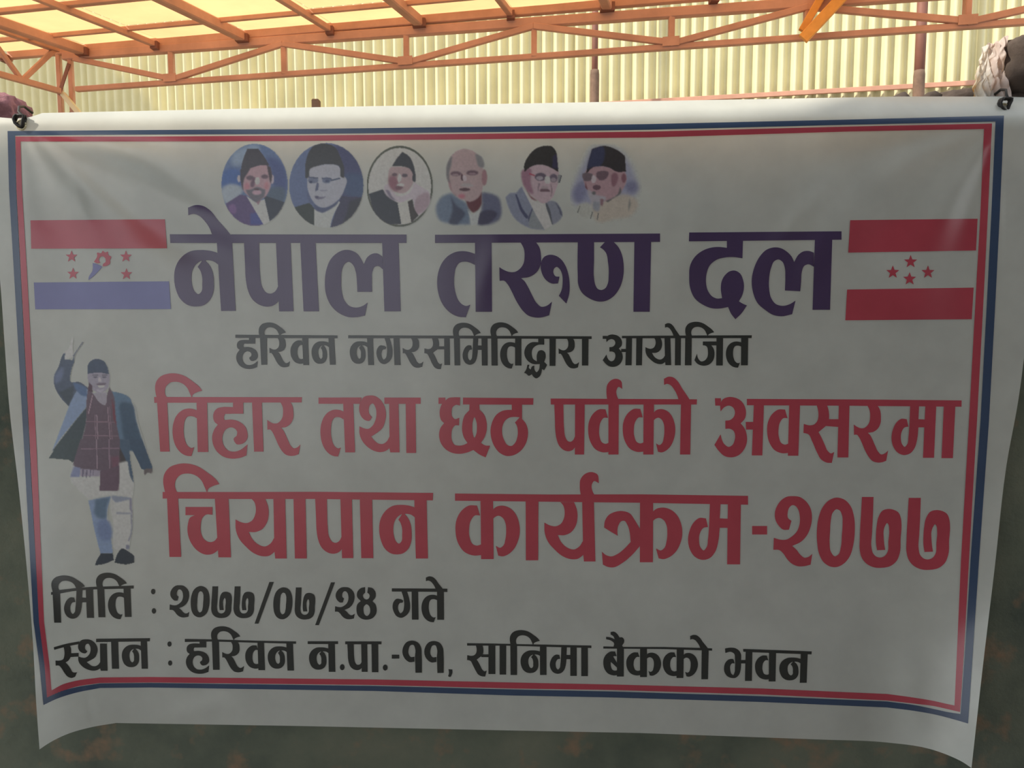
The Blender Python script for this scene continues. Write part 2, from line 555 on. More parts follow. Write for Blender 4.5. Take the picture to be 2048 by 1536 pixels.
def surf(P, off=0.0):
    """photo positions (n,2) -> points on the sheet, off = height above it"""
    P = np.asarray(P, float)
    dx = (P[:, 0] - 1024) / F
    dz = -(P[:, 1] - 768) / F
    c, s = math.cos(PITCH), math.sin(PITCH)
    dy = c + dz * s
    dzz = -s + dz * c
    t = (D - relief(P[:, 0], P[:, 1]) - off) / (dy + K * dx)
    return np.stack([dx * t, dy * t, CAM.z + dzz * t], 1)

def surf_normals(P):
    e = 1.5
    P = np.asarray(P, float)
    du = surf(P + [e, 0]) - surf(P - [e, 0])
    dv = surf(P + [0, e]) - surf(P - [0, e])
    n = np.cross(dv, du)
    n /= np.linalg.norm(n, axis=1)[:, None]
    n[n[:, 1] > 0] *= -1
    return n

def set_normals(o, P):
    o.data.normals_split_custom_set_from_vertices(surf_normals(P).tolist())

def curve(pts, sub=5):
    """closed outline; pts = [(x, y, corner)]"""
    n = len(pts)
    P = [np.array(p[:2], float) for p in pts]
    Cn = [p[2] for p in pts]
    tan = []
    for i in range(n):
        a, b_, c = P[i - 1], P[i], P[(i + 1) % n]
        l0, l1 = np.linalg.norm(b_ - a) + 1e-9, np.linalg.norm(c - b_) + 1e-9
        tan.append(((b_ - a) / l0 * l1 + (c - b_) / l1 * l0) / (l0 + l1))
    out = []
    for i in range(n):
        j = (i + 1) % n
        out.append(P[i])
        if Cn[i] and Cn[j]:
            continue
        L = np.linalg.norm(P[j] - P[i])
        ch = (P[j] - P[i]) / (L + 1e-9)
        m0 = (ch if Cn[i] else tan[i]) * L
        m1 = (ch if Cn[j] else tan[j]) * L
        for k in range(1, sub):
            t = k / sub
            out.append((2*t**3 - 3*t**2 + 1) * P[i] + (t**3 - 2*t**2 + t) * m0 + (-2*t**3 + 3*t**2) * P[j] + (t**3 - t**2) * m1)
    return np.array(out)

def parse(s):
    r = []
    for tok in s.split():
        c = tok.endswith('!')
        x, y = tok.rstrip('!').split(',')
        r.append((float(x), float(y), c))
    return curve(r)

def inside(poly, pts):
    x, y = pts[:, 0], pts[:, 1]
    res = np.zeros(len(pts), bool)
    x1, y1 = poly[:, 0], poly[:, 1]
    x2, y2 = np.roll(x1, -1), np.roll(y1, -1)
    for a, b_, c, d in zip(x1, y1, x2, y2):
        if b_ == d: continue
        cond = ((b_ > y) != (d > y)) & (x < (c - a) * (y - b_) / (d - b_) + a)
        res ^= cond
    return res

def flat_mesh(name, polys, holes, mat, parent, off, grid=11.0, label=None):
    """triangulated print laid on the sheet; union of polys minus holes (photo positions)"""
    V_, E = [], []
    def dense(p):
        q = np.roll(p, -1, 0); out = []
        for a, b_ in zip(p, q):
            k = max(1, int(np.linalg.norm(b_ - a) / 8.0))
            out += [a + (b_ - a) * (t / k) for t in range(k)]
        return np.array(out)
    for p in [dense(p) for p in polys + holes]:
        b0 = len(V_)
        V_ += [Vector(q) for q in p]
        n = len(p)
        E += [(b0 + i, b0 + (i + 1) % n) for i in range(n)]
    allp = np.concatenate(polys)
    x0, y0 = allp.min(0); x1, y1 = allp.max(0)
    gx = np.arange(x0 + grid / 2, x1, grid); gy = np.arange(y0 + grid / 2, y1, grid)
    if len(gx) and len(gy):
        G = np.array([(a + (0.31 if k % 2 else 0) * grid, b_) for k, b_ in enumerate(gy) for a in gx])
        keep = np.zeros(len(G), bool)
        for p in polys: keep |= inside(p, G)
        O_ = np.array([tuple(v) for v in V_])
        for k0 in range(0, len(G), 4000):
            gg = G[k0:k0 + 4000]
            near = ((gg[:, None, 0] - O_[None, :, 0]) ** 2 + (gg[:, None, 1] - O_[None, :, 1]) ** 2).min(1) < 14.0
            keep[k0:k0 + 4000] &= ~near
        V_ += [Vector(q) for q in G[keep]]
    co, ed, fa, _, _, _ = delaunay_2d_cdt(V_, E, [], 0, 1e-4, True)
    co = np.array([tuple(v) for v in co])
    T = np.array([f for f in fa if len(f) == 3])
    cen = co[T].mean(1)
    ok = np.zeros(len(T), bool)
    for p in polys: ok |= inside(p, cen)
    for h in holes: ok &= ~inside(h, cen)
    T = T[ok]
    # face the viewer: clockwise in photo coordinates (y down)
    a, b_, c = co[T[:, 0]], co[T[:, 1]], co[T[:, 2]]
    ar = (b_[:, 0]-a[:, 0])*(c[:, 1]-a[:, 1]) - (b_[:, 1]-a[:, 1])*(c[:, 0]-a[:, 0])
    T[ar > 0] = T[ar > 0][:, ::-1]
    T = T[np.abs(ar) > 0.03]
    used = np.unique(T)
    remap = -np.ones(len(co), int); remap[used] = np.arange(len(used))
    W = surf(co[used], off)
    o = mesh_obj(name, W, remap[T].tolist(), mat, parent, True, label)
    set_normals(o, co[used])
    return o

base_pt = surf(np.array([[1010, 1470]]))[0]
banner = empty('banner', Vector((base_pt[0], D - K * base_pt[0], base_pt[2])),
               'large white vinyl banner with purple, red and black lettering hung on the dark wall', 'banner')

outer = parse('-34,232! 60,234 85,226! 600,215! 1200,204! 1800,193! 2000,193! 2085,196! 2082,300 2066,500 2052,680 2037,798 2013,930 1990,1130 1966,1330 1943,1536! 1925,1524 1900,1512 1860,1498 1774,1485 1640,1479! 1280,1466! 1024,1461! 600,1452! 232,1446! 180,1455 130,1470 95,1488 79,1499! 72,1400 66,1287 52,1120 38,983 18,808 10,700 0,560 -18,400 -28,300')
sheet = flat_mesh('vinyl_sheet', [outer], [], M['vinyl'], banner, 0.0, grid=7.0)

H_LINE = 0.0009
def strip(name, outer_pts, inner_pts, mat, label):
    o_, i_ = parse(outer_pts), parse(inner_pts)
    flat_mesh(name, [o_], [i_], mat, banner, H_LINE, 14.0, label)
strip('border_line',
      '15,262! 300,260! 600,258! 1000,253! 1300,248! 1700,239! 2008,231! 2000,420! 1991,600! 1978,842! 1958,1120! 1946,1300! 1936,1447! 1905,1438 1874,1430 1830,1422 1774,1415! 1524,1404! 1224,1395! 1024,1391! 750,1382! 300,1375! 200,1376! 150,1386 115,1397 87,1410! 79,1330! 67,1243! 48,896! 28,548! 18,380!',
      '30,271! 300,269! 600,268! 1000,264! 1300,259.5! 1700,249.5! 1991,243! 1983,420! 1974,600! 1961,842! 1941,1120! 1930,1300! 1921,1428! 1895,1424 1872,1419 1828,1410 1774,1403! 1524,1392.5! 1224,1383! 1024,1379! 750,1372! 300,1366! 200,1367! 150,1375 120,1383 94,1395! 89,1330! 78,1243! 59,896! 41,548! 32,380!',
      M['blue'], 'dark blue outer frame line of the banner')
strip('border_line',
      '31,273! 300,273! 600,271! 1000,267! 1300,263! 1700,253! 1984,247! 1976,420! 1967,600! 1954,842! 1938,1120! 1928,1300! 1920,1424! 1894,1418 1872,1413 1826,1407 1774,1401! 1524,1389! 1224,1380! 1024,1377! 750,1370! 300,1365! 200,1366! 150,1374 122,1383 94,1395! 89,1330! 78,1243! 60,896! 42,548! 33,380!',
      '41,283! 300,283! 600,282! 1000,278! 1300,275! 1700,263! 1968,258! 1961,420! 1951,600! 1938,842! 1922,1120! 1914,1300! 1909,1411! 1890,1407 1868,1402 1826,1395 1774,1388! 1524,1377! 1224,1369! 1024,1365! 750,1359! 300,1354! 200,1355! 150,1362 125,1369 103,1381! 99,1330! 88,1243! 73,896! 54,548! 44,380!',
      M['red'], 'red inner frame line of the banner')

# ---------------------------------------------------------------- letter shapes
LIB = {}
def glyph(key, s, hole=None):
    p = parse(s)
    lo, hi = p.min(0), p.max(0)
    LIB[key] = ((p - lo) / (hi - lo), None if hole is None else (parse(hole) - lo) / (hi - lo))
glyph('na', '640,690! 540,660 430,650 300,665 190,740 125,850 108,980 130,1120 190,1240 280,1305 370,1318 460,1300 530,1240 570,1150 578,1030 560,900 520,820 480,775 560,780 640,830!',
      '435,775 370,815 328,880 312,980 322,1070 350,1140 395,1172 428,1145 440,1050 437,960 415,890 385,850!')
glyph('e', '272,150! 360,120 450,130 540,190 620,290 700,380 785,480! 560,480! 530,400 470,310 400,245 330,225 275,240!')
glyph('pa', '932,540! 1110,540! 1115,700 1125,950 1150,1090 1200,1155 1250,1165 1300,1140 1340,1070! 1345,1250! 1290,1300 1210,1320 1120,1300 1030,1230 975,1110 955,1000 945,800')
glyph('ta', '690,520! 600,490 500,478 400,490 280,550 190,650 130,790 110,950 125,1110 170,1250 250,1370 350,1450 450,1488 550,1495! 620,1300! 560,1320 500,1300 440,1240 395,1130 372,1000 375,850 400,730 450,660 530,640 600,650 690,690!')
glyph('ra', '1380,330! 1620,330! 1680,420 1705,560 1695,700 1640,800 1540,870 1400,895! 1450,940 1500,1020 1570,1160 1640,1280 1710,1335 1790,1320 1875,1255! 1830,1465! 1730,1495 1620,1500 1510,1470 1430,1400 1340,1270 1250,1090 1190,985 1140,935 1070,935! 1065,725! 1140,770 1230,800 1310,795 1390,740 1435,670 1452,560 1440,440 1400,360')
glyph('i', '85,360! 72,300 65,250 75,160 130,85 220,48 320,42 430,70 540,140 640,225 668,265! 600,285 545,320 535,360! 510,300 470,220 410,170 330,150 250,165 200,220 190,290 215,360!')
glyph('ha', '1062,400! 1195,400! 1195,560! 1080,560 960,562! 945,600 950,640! 1050,635 1140,660 1215,720 1248,800 1245,880 1200,935 1110,950 1070,880 1110,840! 1115,790 1085,750 1030,735 970,760 930,830 925,910 950,980 1000,1030 1080,1045 1160,1020 1250,950! 1235,1095! 1150,1125 1050,1135 940,1110 850,1040 800,940 795,830 820,760 865,700! 820,660 805,600 815,540 860,490 920,475 1062,475!')
glyph('tha', '880,235! 930,195 1010,178 1100,185 1190,240 1260,340 1295,470 1280,620 1230,740 1150,810 1040,880! 1100,950 1170,1000 1240,1005 1310,960 1355,880! 1350,310! 1510,310! 1528,1150! 1370,1150! 1355,1080! 1280,1130 1180,1145 1060,1110 950,1030 870,920 840,820 840,705! 920,740 1000,745 1060,700 1110,610 1130,480 1110,370 1070,315 1030,330 1000,400 1005,480 1055,550! 1010,610 950,605 880,550 840,460 840,340')
glyph('va', '800,610! 750,610 710,660 690,760 695,850 730,930 770,945 815,930! 815,1050! 740,1055 650,1020 580,920 552,780 565,650 620,550 690,500 770,500!')
glyph('kr', '610,580! 660,535 740,520 830,550 900,620 945,730 958,850 935,970 880,1080 800,1150 740,1170 685,1160! 655,1035! 710,1060 750,1030 775,950 785,840 775,740 745,680 690,650 645,665 610,700!')
glyph('reph', '800,380! 790,280 800,190 850,130 910,112 970,135 990,240! 940,215 915,260 920,320 945,380!')
glyph('a', '222,280! 260,210 340,175 430,180 510,215 575,290 602,380 590,480 525,560! 580,630 615,740 612,850 570,950 490,1030 390,1058 290,1040 200,960 140,875! 230,720! 250,800 290,870 350,905 400,880 435,810 442,730 420,670 370,640 300,640! 300,520! 370,510 425,460 440,390 415,330 360,300 290,320 230,385!')
glyph('sa', '1630,280! 1780,280! 1805,360 1815,440 1810,510 1780,590! 1720,640 1660,690! 1700,760 1750,870 1800,970 1840,1000 1890,980! 1855,1140! 1780,1135 1700,1090 1640,990 1570,830 1510,720 1440,700! 1445,570! 1530,590 1590,580 1640,530 1660,440 1650,350')
glyph('ma', '1170,290! 1300,290! 1290,500! 1395,505! 1395,620! 1290,620! 1270,800 1235,920 1170,1000 1080,1025 990,990 925,900 900,790 920,650 970,550 1040,495 1120,500! 1145,610! 1090,620 1045,690 1035,780 1055,870 1090,905 1125,870 1145,760 1158,600!')
glyph('ya', '1235,560! 1410,560! 1445,650 1455,760 1430,870 1370,950 1290,985 1200,985! 1250,1080 1330,1150 1410,1170 1480,1130 1525,1060! 1515,540! 1665,540! 1685,1325! 1538,1325! 1530,1240! 1460,1290 1370,1295 1270,1260 1160,1170 1070,1060 1035,960 1030,825! 1100,860 1180,870 1240,840 1280,770 1290,680 1270,600')
glyph('2', '900,275 1020,290 1130,370 1205,490 1228,640 1205,800 1140,950 1050,1050 890,1130! 960,1190 1030,1280 1100,1330 1160,1320 1235,1265! 1205,1450! 1100,1475 980,1475 880,1430 800,1350 740,1260 670,1200 570,1195! 578,990! 680,1020 790,1020 880,970 970,880 1015,760 1020,620 990,500 940,440 895,430 850,460 815,550 820,650 878,700! 835,850! 740,850 660,780 605,680 595,560 640,430 710,340 800,285')
glyph('0', '1640,300 1520,345 1410,460 1340,640 1310,850 1315,1080 1350,1270 1430,1410 1540,1480 1650,1488 1770,1430 1870,1310 1935,1100 1960,850 1945,620 1890,450 1790,340',
      '1645,500 1580,560 1550,680 1535,880 1528,1080 1550,1230 1620,1305 1680,1270 1720,1150 1738,950 1750,750 1740,600 1700,520')
glyph('7', '372,290! 570,290! 560,600 545,900 535,1150 560,1250 620,1310 690,1325 770,1290 810,1230 825,1050 838,850 825,760 805,735 770,780 745,860 745,980 755,1100 770,1195! 630,1200! 615,1100 612,950 625,780 660,620 730,520 820,495 920,510 1000,560 1040,660 1050,780 1035,1000 1020,1250 960,1390 860,1470 720,1500 570,1490 450,1430 370,1330 335,1200 335,1000 355,600')
glyph('ga', '620,280! 700,280! 735,400 748,500 735,600 690,660 620,695 560,675 515,610 495,520 510,450 550,405 620,410! 650,430! 640,460 600,470 575,520 580,580 610,625 640,600 660,520 655,400')
glyph('1', '1560,610! 1478,612! 1472,400! 1475,310 1450,255 1415,260 1390,310 1390,370 1420,410 1465,405! 1465,470! 1400,475 1340,430 1310,360 1320,280 1370,215 1440,200 1510,225 1550,290 1558,380')

class Word:
    def __init__(s, frame):
        s.P, s.H = [], []
        s.f(*frame)
    def f(s, x0, y0, sc_):                      # frame the following shapes are measured in
        s.o, s.s = np.array([x0, y0], float), float(sc_)
        return s
    def d(s, *strs):
        for t in strs: s.P.append(parse(t) / s.s + s.o)
        return s
    def hole(s, t):
        s.H.append(parse(t) / s.s + s.o)
        return s
    def g(s, key, x0, y0, x1, y1):
        p, h = LIB[key]
        lo, ex = np.array([x0, y0], float), np.array([x1 - x0, y1 - y0], float)
        s.P.append((p * ex + lo) / s.s + s.o)
        if h is not None: s.H.append((h * ex + lo) / s.s + s.o)
        return s
    def b(s, x0, x1, y0, y1, x2=None, x3=None):  # upright stroke: top x0..x1, foot x2..x3
        x2 = x0 if x2 is None else x2; x3 = x1 if x3 is None else x3
        return s.d('%g,%g! %g,%g! %g,%g! %g,%g!' % (x0, y0, x1, y0, x3, y1, x2, y1))
    def dot(s, x, y, r):
        a = np.linspace(0, 2 * math.pi, 14, endpoint=False)
        s.P.append((np.stack([x + r * 0.9 * np.cos(a), y + r * 1.15 * np.sin(a)], 1)) / s.s + s.o)
        return s
    def make(s, mat, label, name='lettering'):
        # hole of one letter must not cut its neighbours
        return flat_mesh(name, s.P, s.H, M[mat], banner, H_LINE, 11.0, label)

A_ = (330, 390, 5.908); B_ = (580, 390, 5.908); C_ = (860, 440, 7.68); D_ = (1080, 440, 7.68); E_ = (1370, 440, 6.206)
F_ = (300, 740, 6.4); G_ = (620, 770, 8.533); H_ = (860, 770, 8.533); I_ = (1090, 740, 6.4); J_ = (1410, 770, 7.314); K_ = (1660, 770, 7.314)
L_ = (310, 910, 6.4); M_ = (620, 940, 7.314); N_ = (890, 930, 6.4); O_ = (1180, 930, 6.4); P_ = (1480, 960, 8.533); Q_ = (1680, 960, 8.533)
S1 = (460, 640, 7.877); S2 = (690, 640, 7.877); S3 = (920, 630, 6.827); S4 = (1190, 640, 6.4)
T1 = (90, 1140, 7.877); T2 = (330, 1150, 6.827); T3 = (610, 1150, 6.827)
U1 = (90, 1250, 7.877); U2 = (330, 1240, 6.827); U3 = (600, 1250, 6.4); U4 = (900, 1250, 6.4); U5 = (1190, 1250, 7.877); U6 = (1420, 1270, 9.309)
PX = (0, 0, 1)

# heading
wd = Word(A_).g('e', 272, 118, 785, 480).b(610, 790, 520, 1370, 662, 835).g('na', 108, 650, 640, 1318)
wd.b(1310, 1482, 540, 1375, 1348, 1518).g('pa', 932, 540, 1345, 1320)
wd.f(*B_).b(120, 300, 540, 1375, 160, 342).b(1088, 1282, 540, 1375, 1115, 1308)
wd.d('1090,725! 1030,690 960,700 910,740 872,820! 840,755 790,690 720,655 640,650 550,690 480,760 430,880 412,1030 425,1170 480,1300 570,1390 680,1440 780,1445 885,1425! 918,1270! 860,1310 780,1330 700,1310 640,1240 612,1140 605,1000 615,880 650,810 695,790 740,820 775,900 790,1020 795,1145! 970,1145! 968,1000 975,900 1000,850 1040,840 1100,880!')
wd.f(*PX).d('339.5,468.5! 813,469! 812.7,486! 340.5,486!')
wd.make('purple', 'first large purple heading word')
wd = Word(C_).b(690, 945, 300, 1410, 702, 952).g('ta', 110, 478, 690, 1495).g('ra', 1065, 330, 1875, 1500)
wd.f(*D_).d('20,640 60,570 140,535 230,545 320,600 390,700 435,830 455,1000 450,1120 405,1285! 290,1165! 330,1080 348,950 335,820 300,750 255,720 215,750 205,810 240,865 300,870! 275,975! 180,975 90,920 30,820 10,720')
wd.d('580,320! 830,320! 830,600 830,900 850,1000 890,1060 940,1075 1000,1050 1040,980 1055,850 1045,650 1010,500 960,445 920,420! 1000,335! 1130,335! 1200,410 1260,540 1285,700 1275,880 1220,1050 1120,1180 1000,1245 880,1250 750,1200 640,1110 590,1000 580,850')
wd.b(1450, 1708, 300, 1410, 1435, 1685).f(*PX).d('870,469.5! 1320,467! 1320,483.8! 870,486!')
wd.make('purple', 'second large purple heading word')
wd = Word(E_).d('52,155! 1943,140! 1943,245! 48,265!',
    '520,250! 720,250! 712,475! 600,460 500,465 400,490 310,560 265,680 262,790 285,880 340,950 400,975 460,970! 445,850 455,760 500,680 560,635 620,628 680,660 720,740 732,830 715,920 670,1010! 720,1040 768,1060! 700,1160 625,1232! 570,1160 535,1080! 440,1098 330,1095 220,1050 120,970 65,850 52,700 65,560 120,460 220,380 340,340 430,335 520,345!',
    '1600,405! 1540,385 1470,390 1410,430 1355,520! 1320,450 1260,390 1190,350 1110,340 1010,370 930,450 860,590 828,760 845,900 900,1030 1000,1120 1100,1180 1200,1195 1330,1170! 1372,1000! 1310,1040 1220,1065 1130,1045 1070,970 1045,860 1045,720 1070,590 1110,510 1160,490 1210,520 1240,600 1245,700 1240,875! 1430,885! 1442,750 1450,640 1480,570 1530,550 1600,580!')
wd.b(1612, 1828, 240, 1115, 1583, 1800).make('purple', 'third large purple heading word')

# black line under the heading
wd = Word(S1).g('ha', 98, 262, 438, 772).g('i', 452, 38, 880, 265).b(470, 580, 250, 705, 492, 585).g('ra', 620, 280, 945, 745)
wd.g('va', 952, 320, 1160, 690).b(1135, 1228, 265, 710, 1155, 1245).g('na', 1285, 335, 1560, 690).b(1550, 1640, 265, 705, 1572, 1665)
wd.d('85,232! 1692,242! 1692,288! 85,283!').make('black', 'first word of the black line under the heading')
wd = Word(S2).g('na', 75, 335, 355, 690).b(345, 440, 265, 710, 365, 455).g('ga', 495, 275, 748, 695).b(762, 858, 265, 710, 778, 875)
wd.g('ra', 908, 280, 1235, 752).g('sa', 1248, 280, 1530, 775).d('1455,415! 1575,415! 1575,462! 1445,462!').b(1562, 1650, 265, 710, 1565, 1655)
wd.g('i', 1700, 42, 2140, 275).b(1715, 1808, 250, 715, 1725, 1815)
wd.f(*S3).g('ma', 35, 310, 300, 680).b(293, 375, 310, 690, 298, 378).g('i', 415, 100, 795, 300).b(425, 510, 290, 690, 430, 515)
wd.g('ta', 548, 370, 755, 730).b(752, 838, 310, 690)
wd.d('1068,310! 1150,310! 1150,405! 1060,410 1000,450 980,530 1000,600 1050,635! 1050,540 1075,490 1120,480 1160,510 1170,570 1150,640! 1190,680! 1150,755! 1120,740! 1110,790 1085,840 1040,865 1000,840 980,810! 940,830 900,800 875,790! 905,740 920,680! 945,680 940,720 965,745! 985,700 1015,690! 1020,750 1045,780 1075,750 1090,670! 1000,670 930,630 885,560 880,490 910,420 970,375 1068,370!')
wd.b(1222, 1308, 310, 695, 1222, 1303).g('ra', 1345, 315, 1625, 730).b(1665, 1755, 310, 690, 1665, 1750)
wd.f(*PX).d('696.3,670.5! 950,671.5! 1183.4,672.5! 1183.4,678! 950,677! 696.3,676.4!').make('black', 'long middle word of the black line under the heading')
wd = Word(S4).g('a', 98, 185, 355, 600).d('98,203! 165,203! 165,242! 98,242!', '335,370! 405,370! 405,410! 335,410!', '345,203! 2008,195! 2005,232! 345,234!')
wd.b(400, 475, 215, 580, 388, 468).b(530, 608, 215, 580, 525, 600).g('ya', 645, 215, 975, 578).b(1025, 1100, 215, 580, 1022, 1098).g('e', 895, 40, 1095, 215)
wd.g('i', 1155, 22, 1525, 215).b(1155, 1238, 210, 580, 1150, 1235)
wd.d('1380,275! 1560,275! 1560,325! 1490,325! 1520,370 1530,440 1515,510 1460,570 1380,585 1310,560 1272,515! 1305,430! 1320,490 1360,530 1400,520 1435,480 1445,400 1430,340 1400,325 1380,325!')
wd.b(1555, 1640, 215, 582, 1550, 1635).g('ta', 1675, 275, 1880, 610).b(1872, 1962, 210, 580, 1868, 1955).make('black', 'last word of the black line under the heading')

# first red line
wd = Word(F_).d('52,345! 1945,348! 1940,415! 55,420!').g('i', 65, 42, 668, 360).b(85, 215, 340, 1045, 130, 250).b(595, 730, 380, 1050, 610, 745)
wd.g('ta', 288, 493, 605, 1103).g('ha', 795, 400, 1250, 1135).b(1305, 1430, 400, 1045, 1332, 1452).g('ra', 1500, 405, 1925, 1100)
wd.make('red', 'first word of the upper red line')
wd = Word(G_).d('145,215! 880,212! 850,322! 145,320!', '1268,215! 1888,215! 1888,322! 1270,322!').b(565, 738, 300, 1150, 600, 768)
wd.g('ta', 178, 420, 575, 1220).g('tha', 838, 178, 1528, 1150).b(1632, 1800, 300, 1160, 1645, 1810).make('red', 'second word of the upper red line')
wd = Word(H_).d('145,215! 262,215! 262,322! 145,322!', '562,215! 1765,225! 1760,337! 562,332!')
wd.d('260,270! 310,225 400,210 515,210! 510,350! 440,340 385,380 368,460 380,540 420,580 500,560! 495,690! 430,690 385,740 365,850 375,950 420,1020 490,1035 580,1020 640,990! 580,900 550,790 552,660 590,520 670,430! 675,320! 840,320! 845,420! 920,500 965,630 968,760 940,870 870,990! 940,1030 1025,1035! 950,1235! 850,1190 740,1110! 640,1150 500,1175 370,1155 260,1090 180,980 155,850 175,740 240,650! 190,600 165,500 175,390 215,310')
wd.hole('758,550 730,620 722,720 728,820 758,900 788,840 800,740 790,620')
wd.d('1395,320! 1570,320! 1570,580! 1630,650 1668,760 1668,880 1630,1010 1540,1130 1420,1200 1300,1210 1180,1150 1090,1030 1040,880 1035,740 1070,610 1140,500 1240,440 1330,425 1395,425!')
wd.hole('1530,552! 1450,545 1360,555 1280,610 1235,710 1232,830 1265,940 1330,1030 1390,1040 1450,990 1490,890 1498,780 1480,690 1450,640!')
wd.make('red', 'third word of the upper red line')
wd = Word(I_).d('72,365! 1945,375! 1942,442! 75,442!').g('pa', 118, 430, 388, 1040).b(385, 508, 430, 1082, 382, 500)
wd.g('va', 552, 500, 820, 1055).b(812, 945, 430, 1082, 812, 940).g('reph', 786, 112, 990, 385)
wd.g('va', 995, 495, 1266, 1050).b(1262, 1395, 430, 1082, 1258, 1388).g('kr', 1385, 500, 1668, 1055)
wd.b(1740, 1870, 430, 1082, 1728, 1858).g('e', 1522, 85, 1865, 400).make('red', 'fourth word of the upper red line')
wd = Word(J_).d('145,193! 232,193! 232,302! 150,302!').g('a', 138, 175, 615, 1058).d('595,540! 725,540! 725,652! 600,652!')
wd.b(715, 862, 280, 1030, 685, 838).g('va', 908, 355, 1225, 1000).b(1232, 1390, 280, 1035, 1212, 1365)
wd.g('sa', 1440, 280, 1890, 1140).d('1790,500! 1965,500! 1955,615! 1770,600!')
wd.f(*K_).b(130, 285, 280, 1060, 108, 268).g('ra', 348, 295, 850, 1135).g('ma', 900, 290, 1400, 1025).b(1395, 1555, 290, 1065, 1360, 1522).b(1665, 1835, 290, 1070, 1632, 1798)
wd.f(*PX).d('1493.7,797.8! 1700,798.8! 1923.2,800.8! 1923,813.5! 1700,811.5! 1493.7,810.5!').make('red', 'fifth word of the upper red line, reaching the right border')

# second red line
wd = Word(L_).g('i', 105, 108, 825, 485).b(150, 290, 470, 1305, 185, 335).b(765, 940, 540, 1310, 812, 972)
wd.d('390,665! 735,665! 735,765! 650,765 610,800 585,900 590,1000 630,1080 700,1115 760,1100 800,1050! 812,1215! 740,1265 650,1275 550,1230 470,1140 420,1010 420,890 450,800 510,770! 390,770!')
wd.g('ya', 1030, 540, 1685, 1325).b(1772, 1925, 540, 1325, 1790, 1942)
wd.f(*M_).g('pa', 75, 420, 470, 1225).b(445, 612, 420, 1290, 468, 632).b(728, 908, 420, 1290, 750, 925).g('na', 1012, 510, 1550, 1235).b(1525, 1705, 420, 1295, 1548, 1725)
wd.f(*PX).d('325.3,984! 480,984! 630,983.6! 866.1,985.8! 865.5,1000.8! 630,998! 480,998! 325.3,997!').make('red', 'first word of the lower red line')
wd = Word(N_).g('va', 133, 515, 466, 1160).b(455, 615, 440, 1205, 462, 622).g('kr', 605, 520, 958, 1170).b(1032, 1195, 440, 1220, 1035, 1192)
wd.g('ya', 1272, 455, 1925, 1235).g('reph', 1725, 90, 1970, 390)
wd.f(*O_).d('180,800! 190,720 240,640 320,600 420,590 510,620 570,700 645,830! 645,1030! 540,1150 420,1250 300,1310 230,1305 165,1275! 152,1110! 200,1150 270,1170 350,1140 440,1070 520,985! 505,850 480,770 440,715 400,720 365,770 350,840 352,905! 260,850')
wd.b(640, 808, 450, 1245, 638, 805).g('kr', 795, 545, 1182, 1205).g('ma', 1255, 470, 1770, 1215).b(1765, 1932, 460, 1272, 1755, 1920)
wd.f(*PX).d('910,987! 1100,989! 1280,988.6! 1496,991.7! 1496,1009.5! 1280,1005.5! 1100,1003.5! 910,1001.5!').make('red', 'long second word of the lower red line')
wd = Word(P_).d('207,785! 462,785! 462,930! 207,930!').g('2', 570, 275, 1235, 1475).g('0', 1310, 300, 1960, 1488)
wd.f(*Q_).g('7', 333, 290, 1050, 1500).g('7', 1130, 305, 1878, 1535).make('red', 'red dash and large red year digits')

# black date line
wd = Word(T1).d('95,350! 200,322 400,295 700,268 1000,258 1395,245! 1395,293! 1000,300 700,310 400,340 230,372 95,392!')
wd.g('i', 100, 85, 630, 335).b(118, 235, 330, 830, 145, 255).g('ma', 300, 300, 660, 768).b(640, 755, 295, 755, 660, 770)
wd.g('i', 803, 42, 1290, 285).b(822, 930, 260, 745, 842, 950).g('ta', 992, 352, 1252, 775).b(1235, 1345, 270, 740, 1258, 1362)
wd.make('black', 'first black word of the date line, its head stroke bent')
wd = Word(T1).dot(1703, 340, 38).dot(1715, 645, 38).f(*T2).g('2', 62, 140, 332, 580).g('0', 350, 150, 608, 578).g('7', 630, 155, 912, 588).g('7', 935, 155, 1222, 590)
wd.d('1425,95! 1485,95! 1275,665! 1222,665!').g('0', 1478, 168, 1740, 605).g('7', 1770, 170, 2052, 608)
wd.f(*T3).d('355,100! 410,100! 188,685! 138,685!').g('2', 408, 165, 680, 605)
wd.d('820,165! 760,180 715,230 712,300 760,355! 715,400 702,470 720,550 780,600 850,610 920,590 970,530 978,460 960,400 920,360! 962,300 960,230 920,180 860,165! 850,240! 880,270 870,320 840,335 805,320 790,280 820,240!')
wd.hole('842,400 805,430 798,480 815,540 845,560 880,530 890,480 875,425').make('black', 'colon and black date digits with two slashes')
wd = Word(T3).d('1185,182! 1943,187! 1943,232! 1185,226!').g('ga', 1195, 215, 1435, 585).b(1455, 1545, 210, 610, 1460, 1550).g('ta', 1590, 270, 1812, 645).b(1802, 1895, 210, 612, 1805, 1898)
wd.g('e', 1650, 18, 1900, 215).make('black', 'last black word of the date line')

